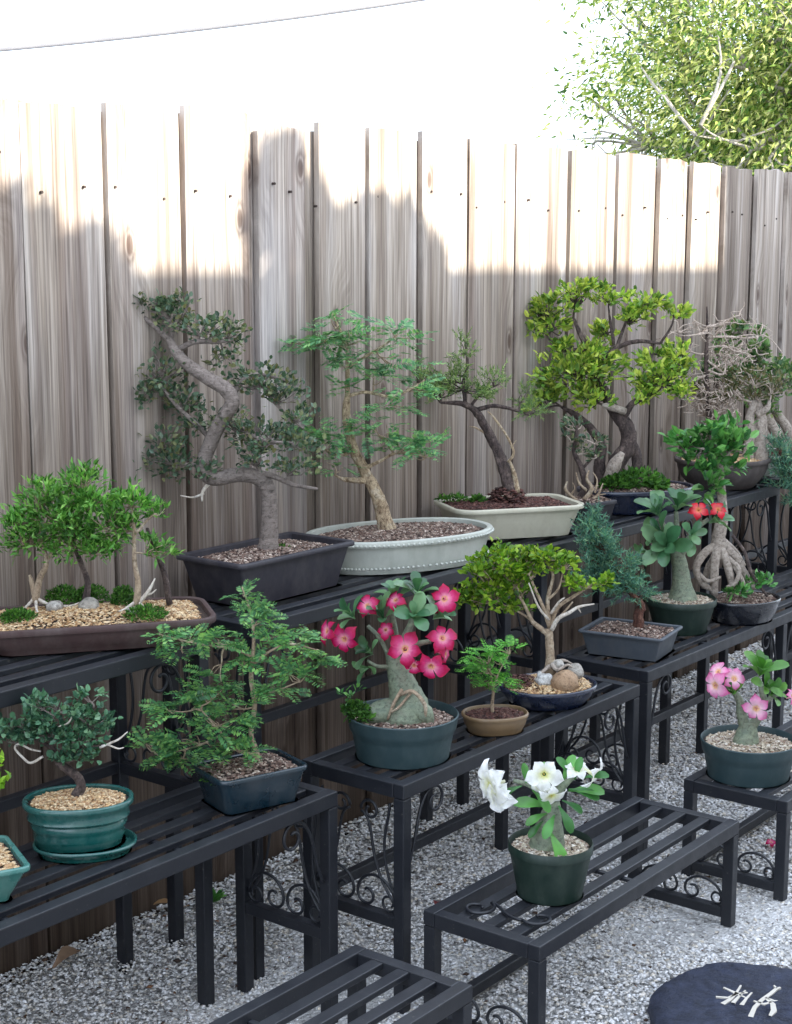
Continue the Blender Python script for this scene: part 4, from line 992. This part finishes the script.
p.rosette([(655,516,-2,(-.35,-.3,.9),9,32),(673,512,2,(.1,-.2,1),9,30),(662,544,-14,(-.3,-.75,.2),9,36),(660,532,-8,(-.7,-.3,.4),7,30),(704,522,-6,(.6,-.2,.5),8,28),(684,534,-10,(.2,-.8,.4),6,26),(650,550,-8,(-.7,-.3,-.1),5,26)],M['l_ade'],wr=.46)
p.flowers([(692,508,-12,12,(-.1,-.9,.4)),(712,508,-10,10.5,(.3,-.8,.5))],M['petal_red'])

# 18 ficus with aerial roots
p = bonsai((4.049,1.894,MZ), 347, 742, 620, 'slim ficus standing on a cage of pale exposed roots in a black oval pot')
p.pot(.116,.094,.068,M['pot_black'],-24,taper=.80,lip=.004,liph=.010,wall=.008,recess=.006,belly=.04)
p.soil(M['s_bark'],.010,.0050)
p.limb([([(716,552,0),(716,536,0),(719,516,0),(717,492,0),(715,470,0),(722,452,0),(716,438,0)],[9,7,5.4,4.4,3.6,2.6,1.2]),([(712,545,-2),(700,553,-6),(693,566,-8),(698,580,-8),(710,588,-8)],[4.6,4.4,4,3.6,2.4]),([(714,546,-4),(711,565,-8),(712,594,-8)],[5.6,5,3.8]),([(718,548,-4),(724,565,-10),(728,582,-10),(726,592,-10)],[4.4,4,3.4,2]),([(720,545,0),(732,556,-4),(742,572,-4),(752,588,-4)],[5,4.2,3.6,2.4]),([(722,542,2),(734,552,4),(744,566,4)],[3.6,2.8,1.4]),
        ([(718,550,4),(708,570,8),(704,590,8)],[4,3.6,2.4]),([(724,556,-8),(734,566,-14),(730,580,-16),(722,584,-14)],[2.6,2.4,2.2,1.4]),([(728,560,-8),(738,578,-14),(740,592,-14)],[2.6,2.2,1.4]),([(696,572,-8),(704,578,-14),(716,574,-14)],[2.2,2,1.2]),([(722,452,0),(738,446,0),(746,440,0)],[1.8,1.4,.8]),([(716,466,0),(704,452,-4),(690,448,-6)],[2,1.6,.9])],M['bark_pale'],knob=.15)
p.limb([([(728,534,-6),(740,550,-8),(748,572,-10),(764,594,-10)],[1.6,1.8,2,1.4])],M['bark_dark'],'root',8)
p.pads([(700,442,0,30,13),(716,430,0,22,9),(690,456,-4,24,10),(720,450,-2,20,13),(704,484,-4,12,13),(728,466,-4,10,8),(680,446,0,12,9),(730,440,0,12,8),(706,466,-4,14,8)],M['l_gloss'],'oval',11,560,M['bark_grey'],wr=.58,clump=8)
p.moss([(734,590,-18,12,7),(758,584,-8,14,11)],n=70,size=8,kind='oval',name='groundcover',mat=M['l_gloss'])

# 19 white desert rose on the low bench
p = Plant('potted_desert_rose', (2.516,1.57,LZ), 498, 550, 893, 'desert rose with white flowers in a dark green nursery pot alone on a low bench', 'desert rose', ADE)
p.pot(.085,.085,.110,M['pot_nursery'],0,taper=.80,lip=.003,liph=.020,wall=.003,recess=.012)
p.soil(M['s_grit'],.004,.0040)
mb = MB()
tube(mb, p.pts([(546,848,0),(547,834,0),(549,818,0),(551,806,0),(551,798,0)]), np.array([19,17,12,9,7])/p.S, 14, 6, .06)
tube(mb, p.pts([(551,802,0),(556,788,-2),(564,778,-4),(572,770,-4)]), np.array([5.4,4.4,3.6,2.8])/p.S, 8, 5, .05)
tube(mb, p.pts([(550,800,0),(540,788,-4),(526,780,-4),(512,776,-4)]), np.array([4.6,3.6,2.6,2.2])/p.S, 8, 5, .05)
tube(mb, p.pts([(551,798,0),(550,782,-4),(546,772,-6)]), np.array([4,3.2,2.4])/p.S, 8, 5, .05)
mb.build('caudex', M['bark_ade'], p.root, smooth=True)
lf = MB()
def leaf(u, v, d, du, dv, dd_, ln, w_=.36):
    L = RV*du + FV*dd_ - UP*dv; leaves(lf, np.array([p.P(u,v,d)]), np.array([L]), np.array([UP*.8-FV*.7]), ln/p.S, ln*w_/p.S, 'obov')
for a in ((548,802,-8,-1,-.25,-.2,38),(545,808,-8,-.8,.2,-.5,26),(552,808,-12,-.3,.35,-.6,30),(546,822,-16,.45,.9,-.5,38),(556,800,-8,.3,.5,-.4,30),(560,796,-4,.8,.4,-.2,24),(566,786,-6,1,-.1,-.2,36),(566,784,-6,.9,.15,-.3,32),(572,774,-6,.2,-.9,-.1,24),(568,772,-4,-.5,-.8,0,24),(560,778,-4,.4,-1,.1,30),(536,786,-6,.3,-.9,-.2,26),(530,784,-8,.5,.5,-.4,28),(520,780,-8,-.8,.3,-.2,22),(524,778,-6,-.1,-.9,-.2,22),(548,778,-4,-.3,-1,0,22),(580,772,-8,.9,-.25,-.3,26),(541,815,-10,-.6,.5,-.4,22)): leaf(*a)
lf.build('leaves', M['l_gloss'], p.root, smooth=True)
p.flowers([(490,778,-12,25,(-.75,-.6,.15)),(496,786,-18,20,(-.5,-.8,-.2))],M['petal_white'],ruffle=.7,layers=2,wide=1.1)
p.flowers([(541,766,-14,19,(-.1,-.9,.35)),(548,786,-18,16,(.2,-.8,-.5)),(590,768,-10,18,(.85,-.4,-.25)),(574,764,-6,15,(.2,-.5,.6)),(536,778,-12,14,(-.5,-.7,-.3))],M['petal_white'],ruffle=.5,wide=1.12)

# 20 lilac pink desert rose on the right low bench
p = Plant('potted_desert_rose', (3.434,1.575,LZ), 405, 748, 775, 'desert rose with a few lilac pink flowers on the right low bench', 'desert rose', ADE)
p.pot(.119,.119,.094,M['pot_plastic'],0,taper=.86,lip=.004,liph=.005,wall=.004,recess=.014,band=.60)
p.soil(M['s_grit'],.005,.0046)
mb = MB()
tube(mb, p.pts([(744,746,0),(745,736,0),(746,726,0),(746,720,0)]), np.array([14,12,9,8])/p.S, 14, 6, .06)
tube(mb, p.pts([(744,728,0),(739,712,0),(736,698,-4),(728,686,-6)]), np.array([6,5,4,2.6])/p.S, 8, 5, .05)
tube(mb, p.pts([(748,728,0),(756,714,-2),(760,698,-2),(756,680,-2)]), np.array([5.6,4.6,3.6,2.6])/p.S, 8, 5, .05)
tube(mb, p.pts([(759,704,-2),(768,694,-4),(778,690,-6)]), np.array([3,2.4,1.8])/p.S, 8, 5, .05)
mb.build('caudex', M['bark_ade'], p.root, smooth=True)
p.rosette([(755,674,-2,(.05,-.25,1),11,30),(764,692,-6,(.5,-.5,.5),6,22),(730,690,-8,(-.5,-.4,.5),6,20),(757,682,-10,(.3,-.8,.3),6,24)],M['l_adey'],wr=.42)
p.flowers([(709,680,-14,16,(-.4,-.8,.3)),(728,674,-12,14.5,(.1,-.9,.2)),(749,702,-18,14.5,(-.1,-.95,-.1)),(713,668,-8,12,(-.3,-.5,.8)),(786,692,-10,10,(.6,-.6,.3))],M['petal_lilac'])

# ------------------------------------------------------------------ stepping stone with its emblem
st = empty('stepping_stone', (2.697, 1.192, 0), 'round dark slate blue stepping stone with a pale branching emblem lying on the gravel', 'stone')
m, nt, b, out = newmat('dark slate stone'); v = coords(nt)
c = mix(nt, C(27,33,53), C(70,79,108), ramp(nt, [(.35,(0,0,0)),(.65,(1,1,1))], noise(nt, v, 22, 9, .75))); nt.links.new(c, b.inputs['Base Color']); b.inputs['Roughness'].default_value = .6
bump(nt, b, noise(nt, v, 60, 9, .75), 1.0, .035); M['slate'] = m
mb = MB(); N_ = 72; V = []; F = []
N_ = 110; wob = 1 + .012*np.sin(np.arange(N_)/N_*2*PI*7+1) + .02*np.sin(np.arange(N_)/N_*2*PI*3) + rng.normal(size=N_)*.006
prof = [(.205,0),(.212,.010),(.216,.024),(.215,.036),(.209,.043),(.200,.047)] + [(.200*(1-k/16), .0485) for k in range(1, 16)]
bl = [(rng.normal(size=2)*60, rng.random()*6) for _ in range(14)]
for k, (r_, z) in enumerate(prof):
    for j in range(N_):
        a = 2*PI*j/N_; X = np.array([r_*wob[j]*math.cos(a), r_*wob[j]*math.sin(a)])
        dz = sum(math.sin(X@f_+p_) for f_, p_ in bl)*.00028 if k > 3 else 0
        rr_ = 1+ (rng.normal()*.006 if 0 < k < 5 else 0)
        V.append((X[0]*rr_, X[1]*rr_, z + dz + rng.normal()*.0005))
for i in range(len(prof)-1):
    for j in range(N_):
        k = (j+1) % N_; F.append((i*N_+j, i*N_+k, (i+1)*N_+k, (i+1)*N_+j))
F.append(tuple(range((len(prof)-1)*N_, len(prof)*N_))); mb.add(V, F); mb.build('slab', M['slate'], st, smooth=True)
# emblem strokes, traced flat on the stone (metres, right / away from the viewer)
EM = MB()
sx, sy = 1/498., 1/498./.45
def stroke(pts_, w0):
    A = np.array([((x-747)*sx*1.08, (1004-y)*sy) for x, y in pts_]); W = np.interp(np.linspace(0,1,len(A)), np.linspace(0,1,len(w0)), w0)*.0015
    Tn = nrm(np.gradient(A, axis=0)); Nn = np.c_[-Tn[:,1], Tn[:,0]]
    V = []
    for a, n_, w_ in zip(A, Nn, W):
        for sg in (1, -1):
            q2 = a + n_*w_*sg; X = RV*q2[0] + FV*q2[1]; V.append((X[0], X[1], .0506)); 
    k = len(A); V += [(x, y, .044) for x, y, z in V]
    F = [(2*i+1, 2*i+3, 2*i+2, 2*i) for i in range(k-1)]
    F += [(2*i, 2*i+2, 2*k+2*i+2, 2*k+2*i) for i in range(k-1)] + [(2*i+3, 2*i+1, 2*k+2*i+1, 2*k+2*i+3) for i in range(k-1)]
    EM.add(V, F)
for pts_, w_ in (([(711,994),(722,995),(732,991),(742,990)],[1.5,2.2,1.4]),([(714,1001),(724,996),(733,989),(739,983)],[3.2,2,1.2]),([(722,985),(730,990),(738,995)],[1.2,2.4,1]),([(724,1000),(732,994),(741,988)],[2.8,1.8,1]),([(731,1002),(738,996),(746,990)],[2.8,1.8,1]),
                 ([(734,1013),(742,1004),(752,997),(763,991),(771,986),(775,985)],[3.4,2.6,3,2.4,1.6]),([(771,986),(770,983)],[1.4,1]),([(757,996),(760,1001),(758,1007),(752,1012)],[2.6,3.4,3.8,2]),([(744,998),(752,1001),(760,999)],[1.4,2.4,1.4]),([(756,995),(763,998),(766,998)],[2,1.6,.8])): stroke(pts_, w_)
m, nt, b, out = newmat('pale inlay'); c = mix(nt, C(176,170,158), C(206,200,190), noise(nt, coords(nt), 60, 4)); nt.links.new(c, b.inputs['Base Color']); b.inputs['Roughness'].default_value = .8; M['inlay'] = m
EM.build('emblem', M['inlay'], st)

# ------------------------------------------------------------------ fallen leaves and a weed
def dead_leaf(loc, ln, rot, col, label):
    mb = MB(); L = np.array([[math.cos(rot), math.sin(rot), .22]]); leaves(mb, np.zeros((1,3)), L, np.array([[.2,-.1,1.]]), ln, ln*.5, 'obov')
    tube(mb, [(0,0,.001), (-L[0,0]*ln*.2, -L[0,1]*ln*.2, .006)], .0011, 5, 1)
    key = 'dry%d' % (sum(col[:3])*1000)
    m, nt, b, out = newmat('dry leaf'); c = mix(nt, col, tuple(x*.5 for x in col[:3])+(1,), noise(nt, coords(nt), 70, 4)); nt.links.new(c, b.inputs['Base Color']); b.inputs['Roughness'].default_value = .7
    o = mb.build('fallen_leaf', m, None, smooth=True, loc=loc); tag(o, label, 'leaf', 'dry leaves fallen on the gravel')
dead_leaf((1.955,2.43,.045),.085,.2,C(140,112,88),'curled brown leaf on the gravel at the foot of the fence near the left edge')
dead_leaf((2.34,2.44,.045),.07,2.2,C(158,122,82),'pale tan leaf on the gravel behind the legs of the left bench')
dead_leaf((2.60,2.44,.045),.06,.9,C(130,92,60),'brown leaf by the fence behind the scrollwork of the left bench')
dead_leaf((2.74,2.02,.016),.040,.5,C(120,44,44),'dark red leaf on the gravel beneath the bench with the pink desert rose')
def fallen_flower(loc, r, label):
    q = Plant('fallen_flower', loc, 1000, 0, 0, label, 'flower', 'fallen blossoms')
    q.flowers([(0,-6,0,r,(0,-.4,1))],M['petal_pink'],name='petals',throat=False)
fallen_flower((3.60,1.58,.016),22,'fallen pink blossom on the gravel under the right low bench')
wd = empty('weed', (2.43,2.43,.03), 'small green weed sprouting at the foot of the fence under the left benches', 'weed')
mb = MB(); n = 14; th = rng.random(n)*6.28; leaves(mb, np.zeros((n,3)), np.c_[np.cos(th), np.sin(th), .6+rng.random(n)], rng.normal(size=(n,3))+[0,0,2], .035, .018, 'oval'); mb.build('leaves', M['l_gloss'], wd)

# ------------------------------------------------------------------ beyond the fence: tree and overhead lines
M['l_far'] = mat_leaf('sunlit pale leaves', [C(96,126,52),C(156,172,88),C(204,206,132),C(228,226,170),C(132,152,70)], .35, .4)  # sunlight put into paler, yellower leaf colours
M['l_far2'] = mat_leaf('shaded tree leaves', [C(48,82,32),C(84,118,48),C(124,150,66)], .5, .3)  # darker copy of the leaves, painting shade in among the sunlit ones
M['bark_far'] = mat_bark('pale tree bark', C(176,166,154), C(216,208,196), C(200,190,178), (10,10,4), .01)
TB = np.array([11.75, 4.45, -.25])
rng = np.random.default_rng(21)
tr = empty('broadleaf_tree', TB, 'large sunlit yellow green tree rising beyond the right end of the fence', 'tree')
mb = MB(); tips = []
def limb(P, R, sd=9): tube(mb, P, R, sd, 5, .1)
limb([(0,0,0),(.05,.1,1.0),(-.05,.1,1.9),(.1,0,2.7)],[.20,.17,.15,.12],12)
cr = []
def grow(p0, d, ln, r, lev):
    p0 = np.array(p0); d = nrm(np.array(d)); e = p0 + d*ln; mid = p0*.5+e*.5+rng.normal(size=3)*ln*.10
    tube(mb, [p0, mid, e], [r*.9, r*.75, r*.5], 7 if lev < 2 else 5, 4, .08)
    if lev >= 3: cr.append(e); return
    if lev >= 2: cr.append(mid)
    for k in range(4 if lev < 2 else 3):
        dd = nrm(d*.75 + rng.normal(size=3)*.62 + np.array([0,0,.08])); grow(p0*.25+e*.75 if k else e, dd, ln*rng.uniform(.55,.8), r*.5, lev+1)
for k in range(8):
    a = k/8*2*PI + rng.normal()*.2; grow((.05*math.cos(a), .05*math.sin(a), 1.55+.14*k), (math.cos(a), math.sin(a), .25+.12*k), rng.uniform(.75,1.15), .075, 0)
cr = np.array(cr); ex = []
for k in range(520):
    D = nrm(rng.normal(size=3))*rng.random()**.38
    e = RV*D[0]*2.42 + FV*D[1]*1.7 + UP*(3.15+D[2]*1.75) + rng.normal(size=3)*.06
    j = np.argmin(((cr-e)**2).sum(1)); a = cr[j]; ex.append(e)
    tube(mb, [a, a*.5+e*.5+rng.normal(size=3)*.10, e], [.014,.010,.004], 5, 3, cap=False)
for k in range(28):
    e = -RV*rng.uniform(1.7,2.55) + FV*rng.uniform(-.8,.8) + UP*rng.uniform(1.9,2.9); j = np.argmin(((cr-e)**2).sum(1)); a = cr[j]
    tube(mb, [a, a*.5+e*.5+rng.normal(size=3)*.14, e], [.012,.009,.003], 5, 3, cap=False)
mb.build('trunk', M['bark_far'], tr, smooth=True)
cr = np.vstack([cr]+[np.array(ex)]*3)
for nm, mt, n_, sg in (('crown', M['l_far'], 72000, .15), ('shaded_foliage', M['l_far2'], 38000, .14)):
    lm = MB(); i = rng.integers(0, len(cr), n_); P = cr[i] + rng.normal(size=(n_,3))*sg
    cen = cr.mean(0); ow = nrm(P-cen)
    leaves(lm, P, ow*.7+rng.normal(size=(n_,3))*.6+[0,0,-.35], rng.normal(size=(n_,3))*.6+[0,-.3,.9], rng.uniform(.04,.09,n_), rng.uniform(.014,.029,n_), 'lance')
    lm.build(nm, mt, tr)
print('crown', cr.min(0)+TB, cr.max(0)+TB)

m, nt, b, out = newmat('grey cable sheath'); c = mix(nt, C(96,96,102), C(126,126,130), noise(nt, coords(nt), 8, 4)); nt.links.new(c, b.inputs['Base Color']); b.inputs['Roughness'].default_value = .6; M['cable'] = m
def cable(a, b_, sag, r, label):
    a, b_ = np.array(a), np.array(b_); t = np.linspace(0,1,40)[:,None]
    P = a*(1-t)+b_*t - UP*sag*4*t*(1-t); mb = MB(); tube(mb, P, r, 8, 1); o = mb.build('overhead_cable', M['cable'], None, smooth=True); tag(o, label, 'cable', 'overhead lines')
CABLES = True
import mathutils
def ray(u, v, dist):
    """a point far off in a direction, used only to hang the far lines at their height"""
    f = np.array(FW); r_ = nrm(np.cross(f, UP)); u_ = np.cross(r_, f); d = f + r_*(u-396)/1549.6 - u_*(v-512)/1549.6
    return np.array([0,0,1.5]) + d*dist
cable(ray(-420,77,13), ray(900,-97,17), .32, .021, 'thick grey overhead cable crossing the white sky at upper left')
cable(ray(-700,222,24), ray(1000,-36,30), .06, .0045, 'thin faint overhead wire high behind the tree')

# ------------------------------------------------------------------ unseen house behind the viewer, shaped to throw the shade line
YC = -3.0; kk = (YC-YF)/SV[1]
def cast(x, z, y=YC):
    k_ = (y-YF)/SV[1]; return x+SV[0]*k_, z+SV[2]*k_
hx0, hz = cast(2.0, 1.483); hx1 = cast(5.09, 2.9, YC-1.2)[0]; hz2 = cast(5.09, 2.9)[1]
m, nt, b, out = newmat('painted stucco of unseen house'); v = coords(nt)
c = mix(nt, C(196,188,174), C(214,208,196), noise(nt, v, 3, 6)); nt.links.new(c, b.inputs['Base Color']); b.inputs['Roughness'].default_value = .9; bump(nt, b, noise(nt, v, 90, 4), .5, .004); M['stucco'] = m
m, nt, b, out = newmat('unseen house window glass'); c = mix(nt, C(30,36,42), C(46,54,62), noise(nt, coords(nt), 2)); nt.links.new(c, b.inputs['Base Color']); b.inputs['Roughness'].default_value = .08; M['glass'] = m
m, nt, b, out = newmat('white trim'); c = mix(nt, C(226,226,222), C(236,236,234), noise(nt, coords(nt), 20)); nt.links.new(c, b.inputs['Base Color']); b.inputs['Roughness'].default_value = .5; M['trim'] = m
m, nt, b, out = newmat('roof tile'); c = mix(nt, C(110,80,66), C(142,106,88), noise(nt, coords(nt,(4,4,1)), 6, 5)); nt.links.new(c, b.inputs['Base Color']); b.inputs['Roughness'].default_value = .85; M['tile'] = m
hs = empty('house', (hx0-8, YC, 0), 'unseen stucco house with a taller wing behind the viewer, shaped to shade the fence', 'house')
O = hx0-8
mb = MB(); mb.box(0, hx1-O, -7, -.35, 0, hz-.25); mb.box(hx1-O+.002, hx1-O+7, -1.2, 0, 0, hz2-.25); mb.build('wall', M['stucco'], hs)  # taller thin wing added to shade the right end of the fence
mb = MB(); mb.box(-.4, hx1-O, -7.3, 0, hz-.248, hz); mb.box(hx1-O, hx1-O+7.3, -1.2, .002, hz2-.248, hz2); mb.build('unseen_roof', M['tile'], hs)
for x in (2, 5.2, 8.2):
    fr = MB(); fr.box(x, x+1.5, -.345, -.30, .9, 2.2); f_ = fr.build('unseen_window', M['trim'], hs)
    pn = MB(); pn.box(x+.08, x+.71, -.298, -.29, .98, 2.12); pn.box(x+.79, x+1.42, -.298, -.29, .98, 2.12); pn.build('unseen_pane', M['glass'], f_)
# unseen tree added before the eaves, leafy heads shaped to soften the shade line
gx = cast(2.9, 0, -2.4)[0]
gt = empty('shadow_tree', (gx, -2.4, 0), 'unseen tree added behind the viewer, its loose leafy heads shaped to soften the shade', 'tree')
tk = MB(); lm = MB()
heads = [(1.80,1.52,.20,.13),(1.98,1.50,.13,.10),(2.14,1.46,.12,.06),(2.74,1.60,.055,.17),(2.80,1.66,.07,.10),(2.86,1.60,.07,.06),(2.94,1.54,.08,.05),(3.10,1.54,.09,.09),(3.22,1.53,.09,.09),(3.34,1.49,.07,.04)]
tube(tk, [(0,0,0),(.05,0,1.3),(0,0,2.7),(0,0,3.4)], [.09,.08,.06,.05], 10, 4, .1)
for x, z, rx_, rz_ in heads:
    X, Z = cast(x, z, -2.4); c_ = np.array([X-gx, 0, Z])
    tube(tk, [(0,0,2.7), (c_[0]*.5, 0, 3.1), c_-[0,0,.1]], [.04,.03,.015], 6, 4)
    n_ = 260; D = nrm(rng.normal(size=(n_,3)))*rng.random((n_,1))**.4
    leaves(lm, c_ + D*[rx_,rx_,rz_*1.05], D+rng.normal(size=(n_,3))*.6, rng.normal(size=(n_,3)), .07, .035, 'oval')
tk.build('trunk', M['bark_grey'], gt, smooth=True); lm.build('crown', M['l_gloss'], gt)  # trunk and crown of the added unseen tree
